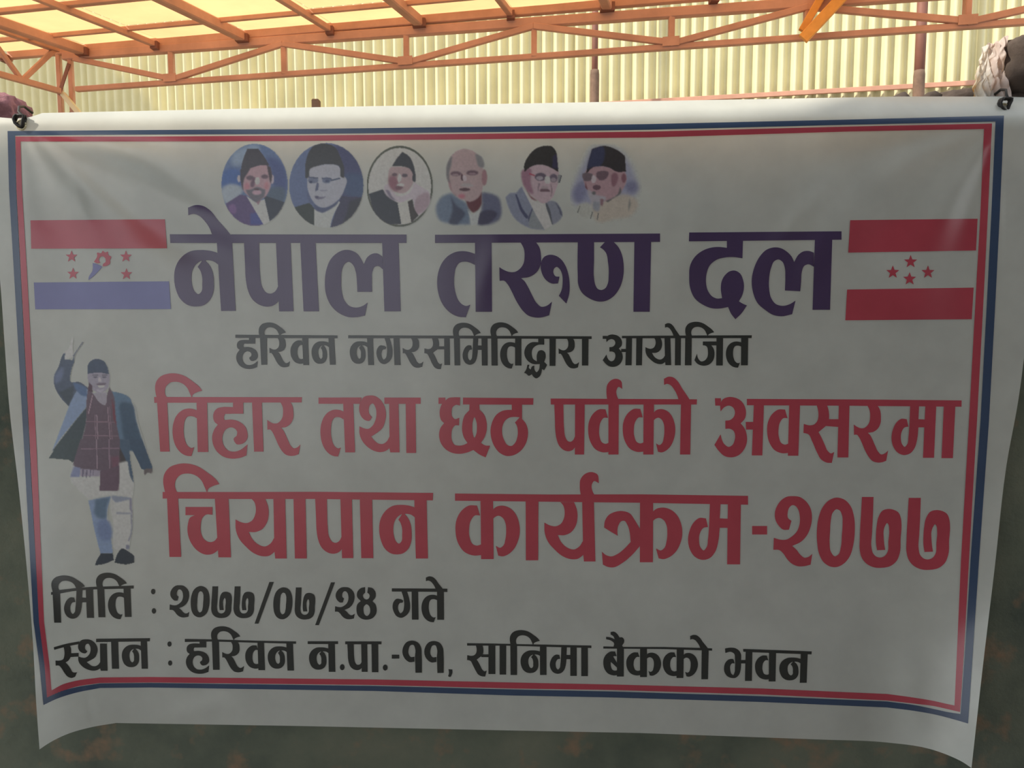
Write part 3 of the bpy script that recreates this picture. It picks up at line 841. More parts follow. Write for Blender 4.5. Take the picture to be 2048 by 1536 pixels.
# black place line
wd = Word(U1).d('138,350! 330,297 540,257! 540,300! 350,337 145,392!',
    '290,330! 385,310! 410,370 412,430! 415,445! 530,440! 530,497! 405,505! 370,560 325,590! 370,640 410,700 440,745 470,750 505,745! 475,815! 420,835 360,815 310,760 265,690 220,640 168,640! 165,560! 230,560 285,540 305,480 305,400',
    '805,217! 1655,207! 1650,258! 805,270!')
wd.g('tha', 520, 225, 985, 722).b(1040, 1150, 240, 690, 1055, 1165).g('na', 1210, 310, 1518, 665).b(1505, 1605, 240, 690, 1522, 1620)
wd.make('black', 'first black word of the place line, curling at the corner')
wd = Word(U1).dot(1960, 300, 36).dot(1970, 600, 36).f(*U2).d('270,258! 640,264! 1250,283! 1788,292! 1788,325! 1250,311! 640,294! 270,300!')
wd.g('ha', 285, 275, 603, 735).g('i', 628, 85, 1028, 285).b(640, 735, 270, 680, 655, 745).g('ra', 780, 295, 1080, 715).g('va', 1095, 345, 1282, 665).b(1262, 1350, 300, 685, 1275, 1365)
wd.g('na', 1402, 360, 1668, 665).b(1655, 1745, 305, 690, 1672, 1760).make('black', 'colon and second black word of the place line')
wd = Word(U3).d('98,208! 487,208! 487,244! 98,244!', '578,210! 1042,210! 1042,247! 578,247!', '1175,380! 1270,380! 1270,430! 1175,430!')
wd.g('na', 115, 285, 368, 572).b(360, 445, 225, 600, 368, 452).dot(540, 540, 34).g('pa', 605, 235, 793, 578).b(782, 860, 230, 600, 790, 865).b(915, 1000, 230, 605, 920, 1003)
wd.dot(1090, 545, 34).g('1', 1310, 200, 1560, 612).g('1', 1590, 205, 1840, 615).d('1900,565! 1950,570! 1950,610 1915,665 1895,655! 1905,620')
wd.make('black', 'abbreviated black word with dots, dash, digits and comma')
wd = Word(U4).d('218,232! 760,242! 1150,250! 1810,263! 1810,295! 1150,277! 760,265! 218,264!').g('sa', 218, 245, 470, 660).d('400,375! 505,375! 505,412! 400,412!').b(492, 580, 250, 628)
wd.b(635, 720, 250, 635, 635, 718).g('i', 765, 65, 1150, 262).b(772, 858, 255, 640, 775, 858).g('na', 903, 325, 1162, 615).b(1150, 1235, 265, 640, 1152, 1235)
wd.g('ma', 1278, 285, 1548, 625).b(1540, 1622, 285, 652).b(1680, 1765, 285, 655).make('black', 'black word right of the comma in the place line')
wd = Word(U5).d('130,337! 450,345! 1100,347! 1845,367! 1845,405! 1100,380! 450,374! 130,372!').g('va', 130, 415, 355, 795).d('255,500! 290,500! 355,610! 355,680! 232,565!').b(345, 455, 350, 812, 345, 452)
wd.d('245,110! 300,105 350,140 385,195! 430,195 460,235 455,280 430,330 450,350! 290,350! 300,290 250,245 175,225! 175,185! 240,195 310,225! 290,180 245,150!')
wd.g('va', 492, 430, 715, 795).b(710, 820, 350, 820, 710, 818).g('kr', 812, 435, 1042, 800).g('va', 1068, 430, 1290, 805).b(1287, 1400, 360, 835, 1285, 1392).g('kr', 1390, 440, 1622, 815)
wd.b(1682, 1792, 375, 855, 1675, 1780).g('e', 1498, 155, 1792, 385).make('black', 'black word below the long red word, with small strokes above it')
wd = Word(U6).d('280,250! 380,235 470,245 540,290 575,350 580,465! 665,465! 665,530! 580,530! 570,650 540,740 480,795 400,800 320,765 270,690 262,600 290,510 350,455 430,450 460,530! 410,530 380,570 378,650 400,720 430,745 455,700 465,600 465,450 450,350 390,315 285,335!',
    '615,260! 800,265! 1895,305! 1890,362! 800,322! 620,312!')
wd.b(665, 790, 280, 855, 650, 780).g('va', 838, 380, 1102, 830).b(1100, 1232, 290, 865, 1092, 1220).g('na', 1290, 420, 1695, 845).b(1690, 1820, 320, 890, 1672, 1800)
wd.make('black', 'last black word of the place line')

# ---------------------------------------------------------------- flags
def star(cx_, cy_, r):
    pts = []
    for k in range(10):
        a = -math.pi / 2 + k * math.pi / 5
        rr = r if k % 2 == 0 else r * 0.42
        pts.append('%g,%g!' % (cx_ + rr * math.cos(a), cy_ + rr * math.sin(a)))
    return ' '.join(pts)
FL = (50, 430, 6.827); FR = (1670, 420, 6.4)
Word(FL).d('75,72! 1910,58! 1938,455! 85,460!').make('red', 'red band at the top of the left flag', 'flag_band')
Word(FL).d('120,922! 1965,905! 1992,1285! 140,1288!').make('flagblue', 'indigo band at the foot of the left flag', 'flag_band')
for c in ((635, 568), (655, 803), (1378, 568), (1385, 808)):
    Word(FL).d(star(c[0], c[1], 84)).make('red', None, 'flag_star')
Word(FL).d('925,655! 990,672 1055,705! 1000,770 940,830 865,890! 870,850 920,760').make('flagblue', 'indigo handle of the torch', 'torch_handle')
Word(FL).d('940,640! 985,560 985,515 1040,520 1060,490 1095,510 1130,500 1140,545 1178,570 1160,620 1165,650 1125,690 1060,702! 1065,670 1100,640 1095,590 1060,565 1020,580 1010,620 1030,650! 990,660').make('red', 'red flame ring of the torch', 'torch_flame')
Word(FR).d('195,130! 1825,112! 1805,518! 170,545!').make('red', 'red band at the top of the right flag', 'flag_band')
Word(FR).d('155,1018! 1775,993! 1750,1398! 132,1412!').make('red', 'red band at the foot of the right flag', 'flag_band')
for c in ((968, 662), (740, 797), (1190, 797), (955, 882)):
    Word(FR).d(star(c[0], c[1], 88)).make('red', None, 'flag_star')

# ---------------------------------------------------------------- printed pictures
WHITE = np.array((0.742, 0.777, 0.742))
def ell(cx_, cy_, rx, ry, n=40):
    a = np.linspace(0, 2 * math.pi, n, endpoint=False)
    return np.stack([cx_ + rx * np.cos(a), cy_ + ry * np.sin(a)], 1)

def blur(m_, r):
    if r < 0.3: return m_
    n = int(math.ceil(r * 2.5))
    k = np.exp(-0.5 * (np.arange(-n, n + 1) / r) ** 2); k /= k.sum()
    for ax in (0, 1):
        m_ = np.apply_along_axis(lambda v: np.convolve(np.pad(v, n, mode='edge'), k, 'valid'), ax, m_)
    return m_

def picture(name, box_, layers, clip, label, step=1.0, grain=0.05):
    """layers: (frame, outline or array, observed colour, softness px); clip: list of outlines in photo px that carry print"""
    x0, y0, x1, y1 = box_
    gx = np.arange(x0, x1 + step, step); gy = np.arange(y0, y1 + step, step)
    X, Y = np.meshgrid(gx, gy)
    pts = np.stack([X.ravel(), Y.ravel()], 1)
    img = np.empty(X.shape + (3,)); img[:] = WHITE
    cover = np.zeros(X.shape)
    for fr, shp, colr, soft in layers:
        p = parse(shp) if isinstance(shp, str) else np.asarray(shp, float)
        p = p / fr[2] + np.array(fr[:2], float)
        m_ = blur(inside(p, pts).reshape(X.shape).astype(float), 0.75 * soft / step)
        c = np.clip(lin(colr) * 2.9, 0, 0.80)
        c = c * 0.84 + 0.16 * (c @ np.array((0.25, 0.6, 0.15)))
        img = img * (1 - m_[..., None]) + c * m_[..., None]
        cover = np.maximum(cover, m_)
    if clip is not None:
        keep = np.zeros(len(pts), bool)
        for c in clip: keep |= inside(c, pts)
        soft_ = blur(keep.reshape(X.shape).astype(float), 0.7 / step)
        img = img * soft_[..., None] + WHITE * (1 - soft_[..., None])
        keep = soft_ > 0.02
    else:
        keep = cover > 0.03
    rng = np.random.default_rng(3)
    g = blur(rng.normal(0, 1, X.shape), 1.2) * 2.2
    img = np.clip(img * (1 + grain * g[..., None]), 0, 0.85)
    q = keep[:-1, :-1] & keep[1:, :-1] & keep[:-1, 1:] & keep[1:, 1:]
    idx = np.arange(X.size).reshape(X.shape)
    jj, ii = np.nonzero(q)
    Fq = np.stack([idx[jj, ii], idx[jj + 1, ii], idx[jj + 1, ii + 1], idx[jj, ii + 1]], 1)
    used = np.unique(Fq)
    rm = -np.ones(X.size, int); rm[used] = np.arange(len(used))
    W = surf(pts[used], 0.0006)
    o = mesh_obj(name, W, rm[Fq].tolist(), M['print'], banner, True, label)
    set_normals(o, pts[used])
    ca = o.data.color_attributes.new('print', 'FLOAT_COLOR', 'POINT')
    c4 = np.ones((len(used), 4)); c4[:, :3] = img.reshape(-1, 3)[used]
    ca.data.foreach_set('color', c4.ravel())
    return o

def fpx(arr, fr): return np.asarray(arr) / fr[2] + np.array(fr[:2], float)

f1 = (430, 280, 8.531)
L1 = [(f1, s, c, b_) for s, c, b_ in [
    (ell(675, 765, 600, 740), (72, 92, 128), 0.5),
    ('300,250 500,120 760,90 720,250 520,400 300,420', (105, 122, 146), 5),
    ('110,560 300,480 470,560 470,760 120,780', (50, 80, 132), 4),
    ('110,860 180,780 350,760 480,850 400,960 200,1090 120,980', (122, 132, 152), 3),
    ('880,300 1100,350 1240,700 1200,900 980,760 960,560', (55, 68, 112), 5),
    ('900,850 1180,820 1180,1060 860,980', (62, 78, 98), 4),
    ('185,1085! 430,930! 540,950! 835,1450! 650,1500 400,1400 230,1260', (72, 58, 98), 1),
    ('240,1120 330,1100 340,1260 280,1250', (95, 70, 115), 2),
    ('600,1250! 740,1240! 835,1440! 600,1450!', (55, 62, 118), 2),
    ('830,940! 1190,1060! 1110,1240 930,1400! 880,1200', (44, 50, 64), 1),
    ('540,960! 700,1060! 845,1010! 935,1400! 900,1500! 835,1455! 700,1230', (142, 152, 156), 0.8),
    ('640,990! 790,1010! 740,1110!', (118, 92, 104), 1),
    (ell(408, 660, 26, 60), (150, 138, 146), 1), (ell(975, 670, 30, 75), (140, 132, 148), 1),
    ('500,500 700,440 890,430 960,560 960,720 930,850 850,970 720,1030 600,980 480,850 450,650', (138, 112, 122), 1.2),
    ('430,500! 610,480! 560,560 510,640 480,760 480,860 440,720', (52, 50, 62), 1.2),
    ('880,410! 950,470! 975,620 950,740 915,600', (55, 48, 58), 1.2),
    ('550,150! 740,150! 870,330 925,430! 780,430 640,470 540,510 435,560! 460,400 500,270', (52, 50, 60), 0.8),
    (ell(600, 645, 68, 40), (82, 66, 80), 1.4), (ell(850, 625, 62, 38), (84, 66, 80), 1.4),
    ('640,640! 690,640 680,740 660,800 610,800', (88, 66, 84), 1.5),
    ('705,640 745,640 755,740 715,765 690,740', (168, 150, 158), 1),
    (ell(545, 790, 50, 60), (152, 98, 112), 2), (ell(880, 780, 40, 65), (156, 100, 110), 2),
    ('520,850! 620,840 700,800 860,850! 840,960 790,1010 700,1060 620,1010 560,930', (84, 82, 94), 1.5),
    (ell(715, 895, 78, 42), (158, 118, 132), 1.5),
    ('660,840 720,820 760,845 720,860', (74, 56, 66), 1),
]]
picture('portrait', (440, 285, 578, 455), L1, [fpx(ell(675, 765, 568, 702), f1)], 'oval portrait of a bearded man in a dark peaked cap on blue')
f2 = (570, 280, 8.535)
L2 = [(f2, s, c, b_) for s, c, b_ in [
    (ell(705, 770, 680, 760), (74, 88, 122), 0.5),
    ('820,60! 1400,200! 1400,1200! 900,1000 960,500', (56, 60, 94), 4),
    ('1000,600 1340,600 1340,1000 1000,900', (52, 68, 100), 6),
    ('150,1150! 420,1070! 520,1200 500,1480! 250,1380', (44, 52, 52), 1),
    ('960,960! 1400,980! 1280,1250 1000,1450 760,1540! 850,1250', (52, 52, 76), 1.2),
    ('1100,1050! 1400,950! 1250,1300! 980,1440! 1050,1250', (44, 46, 56), 3),
    ('500,1180! 640,1230! 920,1040! 940,1060! 820,1300 755,1560! 500,1500!', (140, 144, 156), 0.8),
    ('400,480 560,440 750,410 920,450 980,600 1045,660 1010,850 930,1000 800,1110 680,1160 560,1130 460,1020 390,850 380,680', (130, 132, 148), 1),
    ('350,650! 350,400 400,220 500,90 700,60 840,110 950,300 1010,480 1015,650! 965,640 925,450 750,412 560,442 430,495 390,650', (50, 52, 58), 1),
    (ell(480, 690, 92, 52), (84, 92, 116), 1.3), (ell(710, 690, 78, 52), (80, 90, 116), 1.3),
    (ell(440, 715, 30, 22), (50, 58, 84), 1), (ell(720, 700, 36, 24), (56, 64, 92), 1),
    ('770,680! 940,640! 945,665! 790,705!', (60, 70, 96), 0.8),
    ('400,620! 570,640! 570,665! 400,650!', (70, 76, 100), 0.8), ('630,640! 800,650! 800,675! 630,670!', (66, 74, 100), 0.8),
    ('545,720! 575,740! 570,850! 520,880! 520,830', (70, 76, 104), 1), (ell(660, 860, 70, 14), (108, 110, 128), 1),
    ('505,960 600,970 700,965 620,1010 520,1000', (90, 88, 110), 1.2), (ell(545, 975, 32, 20), (70, 68, 92), 1),
    ('490,1100 620,1160 760,1130 930,1010! 900,1080 760,1190 640,1240 530,1200', (62, 70, 100), 1.4),
    ('380,860! 440,1000 500,1100! 430,1080 380,980', (70, 80, 112), 1.5),
]]
picture('portrait', (576, 284, 730, 460), L2, [fpx(ell(705, 775, 636, 725), f2)], 'oval portrait of a man with glasses and black cap in blue tones')
f3 = (725, 280, 8.533)
L3 = [(f3, s, c, b_) for s, c, b_ in [
    (ell(635, 790, 575, 700), (66, 70, 62), 0.5),
    (ell(635, 790, 536, 655), (144, 147, 142), 0.8),
    ('105,920! 340,840! 560,1040 640,1100 665,1440! 450,1430 220,1260', (42, 46, 56), 1),
    ('370,780! 450,740! 600,960 800,900 880,720! 1130,880! 1150,1080 1010,1250 930,1300! 820,1000 650,1070 500,1010 380,900', (142, 134, 142), 1.5),
    ('940,960 1120,900 1140,1080 1000,1240 920,1280', (128, 112, 122), 2),
    ('390,860! 420,850 520,980 590,1040! 500,1010', (98, 90, 108), 1.5),
    ('770,1050! 855,1010! 900,1200 960,1290! 830,1420!', (52, 48, 48), 1),
    ('600,1080! 760,1040! 830,1410! 665,1440!', (145, 147, 140), 0.8),
    ('480,470 640,460 850,480 880,650 830,800 720,900 600,900 480,800 445,680', (132, 114, 118), 1.2),
    ('455,640 540,600 600,680 630,850 560,880 450,780', (112, 74, 86), 3),
    ('500,450! 580,320 680,200! 800,280 870,420 905,580! 890,720 860,700 850,560 800,490 700,455', (48, 50, 58), 1),
    (ell(548, 592, 48, 30), (82, 66, 76), 1.2), (ell(720, 605, 52, 32), (74, 66, 76), 1.2),
    ('620,570! 652,590 650,700 620,730 600,690', (172, 164, 174), 1),
    (ell(650, 770, 65, 30), (160, 146, 146), 1.4), ('560,800 700,810 640,850 570,840', (92, 66, 76), 1.4),
]]
picture('portrait', (734, 290, 868, 456), L3, [fpx(ell(635, 790, 568, 694), f3)], 'ringed oval portrait of a man in cap with pale scarf')
f4 = (865, 280, 8.533)
L4 = [(f4, s, c, b_) for s, c, b_ in [
    ('60,1130 150,970 320,900! 450,990 590,1090 640,1300 650,1445! 300,1430 130,1380', (80, 94, 114), 3),
    ('310,950! 400,1100 560,1250 430,1445! 290,1430 340,1200', (54, 60, 80), 2.5),
    ('830,890! 960,900 1130,980 1180,1150 1150,1350 980,1440 760,1445! 830,1200', (76, 80, 102), 3),
    ('800,1250 1000,1190 1100,1240 950,1430 780,1440', (56, 56, 76), 2.5),
    ('590,1170! 660,1270 800,1180 835,1100! 760,1445! 660,1445! 640,1330', (138, 142, 154), 1.2),
    ('560,1020! 840,880! 810,1160 690,1240 620,1170', (82, 46, 54), 1.5),
    ('250,450 330,260 460,165 600,155 740,220 830,350 860,480 870,700 850,850 790,970 650,1050 520,1020 400,950 310,860 260,700', (134, 117, 120), 1.4),
    (ell(885, 640, 48, 140), (122, 92, 98), 1.4),
    ('235,600 255,390 330,270 320,420 285,560 300,760! 255,680', (92, 92, 96), 1.8), ('735,240 840,290 865,470 800,460 750,340', (100, 100, 104), 1.8),
    ('270,600! 330,880! 460,1000! 340,900', (110, 62, 74), 2),
    (ell(400, 575, 95, 42), (88, 70, 80), 1.5), (ell(680, 560, 105, 44), (86, 68, 78), 1.5),
    (ell(390, 595, 55, 22), (116, 98, 104), 1), (ell(680, 578, 60, 22), (112, 92, 100), 1),
    ('490,560! 520,600 515,700 490,680', (78, 58, 66), 1), ('525,600 570,610 580,690 545,705', (152, 134, 140), 1),
    ('470,770 600,735 710,780 600,805', (128, 122, 124), 1.4),
    (ell(550, 845, 95, 28), (74, 54, 62), 1.2), (ell(500, 960, 60, 40), (146, 88, 102), 2.5),
]]
picture('portrait', (868, 292, 1008, 454), L4, None, 'portrait of a bald man with glasses and blue jacket')
f5 = (1005, 280, 8.533)
L5 = [(f5, s, c, b_) for s, c, b_ in [
    ('50,980! 120,910 230,900! 330,790! 430,960 560,1190 720,1530! 460,1500 200,1330 90,1120', (100, 106, 124), 1.6),
    ('720,1040! 900,1050 1000,1180 1020,1300 940,1400 850,1450! 760,1200', (102, 106, 120), 1.6),
    ('440,1300! 520,1150! 720,1530! 450,1500!', (106, 112, 118), 2),
    ('215,930! 245,930! 390,1240 445,1300! 420,1340 340,1260', (62, 66, 90), 1), ('430,1330! 510,1150! 525,1160! 445,1400!', (70, 74, 96), 0.8),
    ('735,1050! 770,1100 860,1440! 835,1450! 750,1200', (72, 76, 84), 1), ('900,1060 990,1180 1025,1300! 1000,1290 960,1180', (72, 76, 92), 1.2),
    ('330,800! 600,1060 720,1080! 850,1460! 720,1530! 560,1260 430,1000', (146, 149, 144), 1),
    ('360,500 560,420 800,440 950,520 955,700 910,850 840,1000 700,1085 560,1000 400,850 335,700', (140, 124, 132), 1.2),
    ('335,520 480,490 480,700 520,930 400,840 335,700', (118, 88, 104), 2),
    ('370,550! 370,420 430,290 560,150 700,100 850,110 920,200! 955,550! 820,470 640,420 500,450', (44, 43, 44), 0.9),
    ('860,280! 925,230! 950,500! 850,470!', (46, 44, 66), 1.5),
    (ell(650, 630, 100, 70), (78, 70, 84), 1.2), (ell(635, 650, 58, 34), (124, 118, 128), 1), (ell(870, 650, 70, 75), (84, 76, 90), 1.2), (ell(870, 680, 45, 35), (120, 110, 120), 1),
    ('940,590! 1015,600! 980,720! 940,740!', (104, 106, 110), 1), ('1000,600! 1015,610! 975,740! 960,730!', (66, 68, 76), 0.8),
    ('740,620 790,620 800,740 740,745', (160, 146, 154), 1), ('615,740! 635,740 618,830 612,900! 600,860', (108, 92, 104), 1.2),
    ('825,740! 852,860 825,980! 830,880', (98, 78, 88), 1.2), ('640,855 800,850 815,870 700,882 640,876', (88, 70, 80), 1.2), (ell(720, 810, 70, 22), (128, 116, 122), 1.6),
    ('400,820! 480,950 600,1040! 520,1020 430,900', (104, 52, 68), 1.6), ('460,560! 560,600! 550,620! 460,590!', (130, 58, 76), 1),
]]
picture('portrait', (1008, 288, 1128, 461), L5, None, 'portrait of an old man in black cap, glasses and grey coat')
f6 = (1135, 280, 8.531)
L6 = [(f6, s, c, b_) for s, c, b_ in [
    ('60,1000 100,800 160,640 280,400 420,150 900,200 1060,400 1160,650 1190,900 1000,1050 500,1100 150,1120', (116, 119, 138), 7),
    ('90,960 160,760 280,700 330,900 200,1080', (96, 98, 124), 5), ('980,760 1160,700 1200,860 1040,900', (94, 96, 122), 5),
    ('430,1040 600,1000 900,930 1050,940 1210,1080 1120,1260 800,1350 500,1390 420,1250', (138, 132, 124), 4),
    ('150,1150 350,1070 430,1250 300,1320 180,1260', (134, 136, 132), 3),
    ('330,500 700,460 980,540 1005,700 930,860 760,1000 620,1050 450,970 340,850 280,700', (132, 108, 116), 1.3),
    ('345,850 480,930 660,990 600,1070 440,1080 360,960', (128, 126, 134), 2),
    ('560,1000! 620,1010! 600,1130! 560,1110!', (110, 84, 92), 1.4),
    ('310,590! 350,400 420,150! 640,100 880,190 980,270! 1000,540! 850,545 700,470 450,460', (46, 44, 48), 0.9),
    ('330,500! 350,380 420,160! 600,110 560,440 420,460', (48, 52, 76), 2),
    ('250,580 430,590 410,680 290,700', (86, 76, 84), 1.2), ('490,565 705,560 690,620 560,690 500,640', (86, 70, 80), 1.2),
    ('300,700! 350,860! 310,820', (92, 54, 62), 1.3), ('440,600 480,620 470,720 425,735', (158, 136, 142), 1),
    ('430,790 570,795 560,830 440,835', (84, 66, 76), 1), (ell(450, 905, 34, 34), (84, 84, 88), 1.4),
    ('780,560 830,560 830,760 790,800', (108, 78, 88), 1.6), (ell(960, 650, 42, 80), (104, 72, 82), 1.4),
    ('650,1040! 850,930 900,790! 920,880 760,1010 680,1060', (84, 82, 84), 1.2),
    ('165,1230! 210,1120! 220,1130! 180,1250!', (82, 84, 84), 0.8), ('385,1340! 420,1220! 435,1230! 395,1360!', (78, 80, 80), 0.8),
    ('500,1350! 520,1240! 535,1250! 515,1370!', (78, 80, 80), 0.8), ('440,1060 540,1060 520,1220 450,1190', (110, 114, 124), 2),
    ('1060,980! 1080,1100! 1040,1220! 1040,1100!', (104, 104, 102), 1.6),
]]
picture('portrait', (1140, 288, 1284, 448), L6, None, 'portrait of a grey bearded man in dark cap, faded edges')

g1 = (80, 650, 6.146); g2 = (80, 880, 5.908)
LF = [(g1, s, c, b_) for s, c, b_ in [
    ('295,420! 305,320 340,305 370,240 395,150! 410,160! 400,290 420,390!', (146, 150, 152), 1.2),
    ('400,380! 440,320 520,205! 538,215! 450,340 420,400!', (88, 92, 102), 0.8),
    ('285,350! 312,345! 300,420! 400,430! 420,365! 425,430 385,560 380,700 480,700 590,770! 600,900! 400,960 355,1000! 250,890 175,740 172,640 230,500 262,400', (56, 68, 88), 0.8),
    ('190,600 280,520 240,700 190,720', (76, 88, 116), 3),
    ('230,830! 420,740! 400,900! 350,990!', (46, 58, 70), 2),
    ('355,1000! 400,900 480,790 590,790! 570,1010! 430,1180 250,1400 150,1545!', (98, 116, 146), 1),
    ('400,700! 570,760! 585,880! 500,860 440,790', (60, 84, 118), 1.5),
    ('580,1000! 570,1200! 480,1545! 150,1545! 430,1180!', (44, 58, 66), 1),
    ('880,815! 1000,840 1100,890 1140,980 1180,1170 1300,1545! 980,1545! 930,1200 890,900!', (66, 92, 116), 0.9),
    ('1000,950 1130,970 1180,1170 1300,1545! 1060,1545! 1000,1200', (42, 66, 88), 3),
    ('600,720! 640,830! 790,990! 850,760! 900,850 930,1150 1010,1545! 480,1545! 570,1150 570,950', (78, 64, 78), 0.9),
    ('650,835! 820,825! 815,960 800,990! 740,960', (122, 118, 130), 0.8),
    ('590,590 700,570 850,600 853,700 820,800 730,835 640,790 590,680', (118, 114, 128), 0.9),
    ('585,600! 590,480 640,430 780,440 830,520 850,605! 720,585', (46, 60, 82), 0.8),
    ('645,605! 720,610! 720,622! 645,620!', (84, 82, 96), 0.8), ('758,612! 830,608! 830,620! 758,624!', (84, 82, 96), 0.8), (ell(680, 640, 30, 10), (78, 76, 92), 0.8), (ell(790, 640, 28, 10), (78, 76, 92), 0.8),
    ('690,720! 750,712 815,715! 800,738 750,745 705,742', (88, 78, 92), 0.9), ('705,745! 750,742 800,742! 785,762 750,770 715,762', (150, 146, 156), 0.7), ('690,790 740,800 790,785 760,825 710,820', (134, 130, 142), 1),
    ('600,700! 640,740! 650,830! 590,810!', (66, 48, 62), 1), ('722,640! 745,645! 756,695! 715,698!', (142, 137, 150), 0.8),
    ('640,860! 652,865! 600,1100! 588,1090!', (122, 102, 116), 0.6), ('690,1100! 705,1100! 722,1545! 706,1545!', (112, 94, 108), 0.6),
    ('670,1100! 678,1100! 694,1545! 684,1545!', (108, 90, 104), 0.6), ('825,1010! 838,1010! 880,1545! 866,1545!', (112, 92, 106), 0.6), ('850,1000! 858,1000! 904,1545! 894,1545!', (100, 80, 96), 0.6),
    ('560,1180! 930,1190! 930,1200! 560,1192!', (106, 84, 98), 0.6), ('530,1350! 960,1360! 960,1370! 530,1362!', (104, 84, 98), 0.6),
    ('880,900! 915,1000! 940,1240! 900,1150!', (92, 40, 56), 1.5),
]] + [(g2, s, c, b_) for s, c, b_ in [
    ('250,-10! 490,-10! 430,240 380,265! 340,235! 100,215!', (44, 58, 64), 0.8),
    ('940,-10! 1070,-10! 1060,150 1100,440 1108,512! 1085,480 1030,250! 940,275!', (50, 72, 94), 0.8),
    ('930,60! 1000,200! 1020,260! 930,280!', (48, 46, 52), 1),
    ('1050,-10! 1205,-10! 1330,320! 1325,370! 1200,345! 1085,110!', (42, 64, 86), 0.8),
    ('1225,345! 1325,335! 1315,400 1275,385 1240,415', (80, 74, 78), 1),
    ('480,-10! 945,-10! 935,300! 940,490 915,595! 705,590! 712,370! 470,350! 385,300!', (76, 64, 78), 0.8),
    ('390,310! 480,330! 470,440! 355,440!', (96, 104, 134), 1), ('475,340! 715,360! 705,430! 480,430!', (118, 112, 128), 1.2),
    ('500,345! 520,345! 512,440! 498,440!', (84, 80, 100), 0.5), ('545,350! 560,350! 556,455! 540,455!', (84, 80, 100), 0.5), ('590,350! 602,350! 598,445! 585,445!', (84, 80, 100), 0.5), ('625,350! 636,350! 634,420! 622,420!', (84, 80, 100), 0.5),
    ('740,520! 755,520! 750,600! 735,600!', (124, 112, 124), 0.6), ('800,530! 812,530! 806,600! 792,600!', (120, 108, 120), 0.6), ('860,530! 872,530! 866,600! 852,600!', (120, 108, 120), 0.6),
    ('662,-10! 676,-10! 680,340! 668,340!', (114, 98, 112), 0.6), ('808,-10! 824,-10! 834,580! 820,580!', (106, 88, 104), 0.6), ('480,100! 940,90! 940,102! 480,112!', (100, 82, 98), 0.6), ('712,430! 936,425! 936,435! 712,442!', (104, 84, 100), 0.6), ('840,200! 936,190! 936,600! 850,590!', (88, 58, 76), 3),
    ('385,270! 400,310! 360,440 570,700! 850,650 1085,685! 1110,510! 1085,480 1030,250! 940,270! 935,600! 705,595! 705,440! 355,445!', (142, 146, 148), 2),
    ('570,715! 700,690 840,665! 800,800 785,920 840,1180 862,1335! 715,1345! 640,1050 600,850', (98, 116, 144), 1),
    ('650,700! 835,670! 790,800 780,930 660,900', (66, 88, 110), 3),
    ('700,950 790,940 830,1180 740,1190', (84, 100, 132), 3),
    ('705,600! 712,370! 935,300! 940,490! 915,600!', (78, 62, 78), 1),
    ('840,660! 1080,690! 1085,1000 1070,1150 1040,1300! 900,1300 870,1000 830,720', (142, 146, 148), 1.2),
    ('845,655! 1075,680! 1075,700! 900,740! 850,700!', (104, 112, 128), 1.4), ('1060,690! 1088,690! 1090,880! 1060,820!', (104, 104, 120), 1), ('900,850! 1085,860! 1085,880! 900,880!', (116, 120, 130), 1.2),
    ('1072,880! 1090,880! 1075,1150 1055,1200! 1035,1190! 1062,1130', (108, 110, 122), 1), ('1020,1240 1050,1240 1050,1290 1020,1290', (98, 102, 120), 1),
    ('645,1482! 680,1400 720,1338! 860,1335! 872,1420! 760,1465', (40, 50, 62), 0.8),
    ('878,1450! 910,1350 965,1282 1050,1320 1112,1370 1115,1450! 1030,1470', (40, 50, 60), 0.8),
]]
picture('standing_figure_print', (88, 668, 310, 1136), LF, None, 'printed man waving in cap, blue jacket and checked scarf', step=1.2)

# ---------------------------------------------------------------- ties at the upper corners
def tie(px, py, label, sgn):
    c = Vector(surf(np.array([[px, py]]), 0.006)[0])
    pts = []
    for k in range(40):
        a = k / 39 * math.pi * 6
        pts.append(c + Vector((0.012 * math.cos(a) + 0.002 * math.sin(3 * a), -0.004 + 0.006 * math.sin(a * 0.7), 0.014 * math.sin(a) + 0.004 * math.cos(2 * a))))
    pts += [c + Vector((0.006 * sgn, 0.002, 0.02)), c + Vector((0.010 * sgn, 0.012, 0.034)), c + Vector((0.014 * sgn, 0.04, 0.042)), c + Vector((0.018 * sgn, 0.08, 0.036))]
    tube('tie_wire', pts, 0.0032, M['wire'], banner, label, 7)
    ring = [c + Vector((0.011 * math.cos(a), -0.001, 0.011 * math.sin(a) - 0.012)) for a in np.linspace(0, 2 * math.pi, 17)]
    tube('eyelet', ring, 0.0022, M['corr_low'], banner, None, 6)
tie(2008, 207, 'black knotted wire at the right upper corner', 1)
tie(42, 240, 'dark knotted wire at the left upper corner', -1)

# ================================================================ RUBBLE AND RUBBISH ON THE WALL
def lump(name, c, size, mat, label, cat, seed, sub=4, sq=4.0, rough=0.10):
    bm = bmesh.new()
    bmesh.ops.create_icosphere(bm, subdivisions=sub, radius=1)
    for v in bm.verts:
        p = v.co.copy()
        n = (abs(p.x) ** sq + abs(p.y) ** sq + abs(p.z) ** sq) ** (1 / sq)
        p = p / n
        k = 1 + rough * noise.noise(p * 2.2 + Vector((seed, 0, 0))) + rough * 0.5 * noise.noise(p * 6 + Vector((seed, 3, 0))) + rough * 0.25 * noise.noise(p * 15)
        v.co = Vector((p.x * size[0] * k, p.y * size[1] * k, p.z * size[2] * k))
    me = bpy.data.meshes.new(name); bm.to_mesh(me); bm.free()
    me.materials.append(mat)
    me.polygons.foreach_set('use_smooth', [True] * len(me.polygons))
    o = link(name, me); o.location = c
    return tag(o, label, cat)
PLW = D + 0.16
def wp(px, py, pl=PLW): return on_plane(px, py, pl, K)
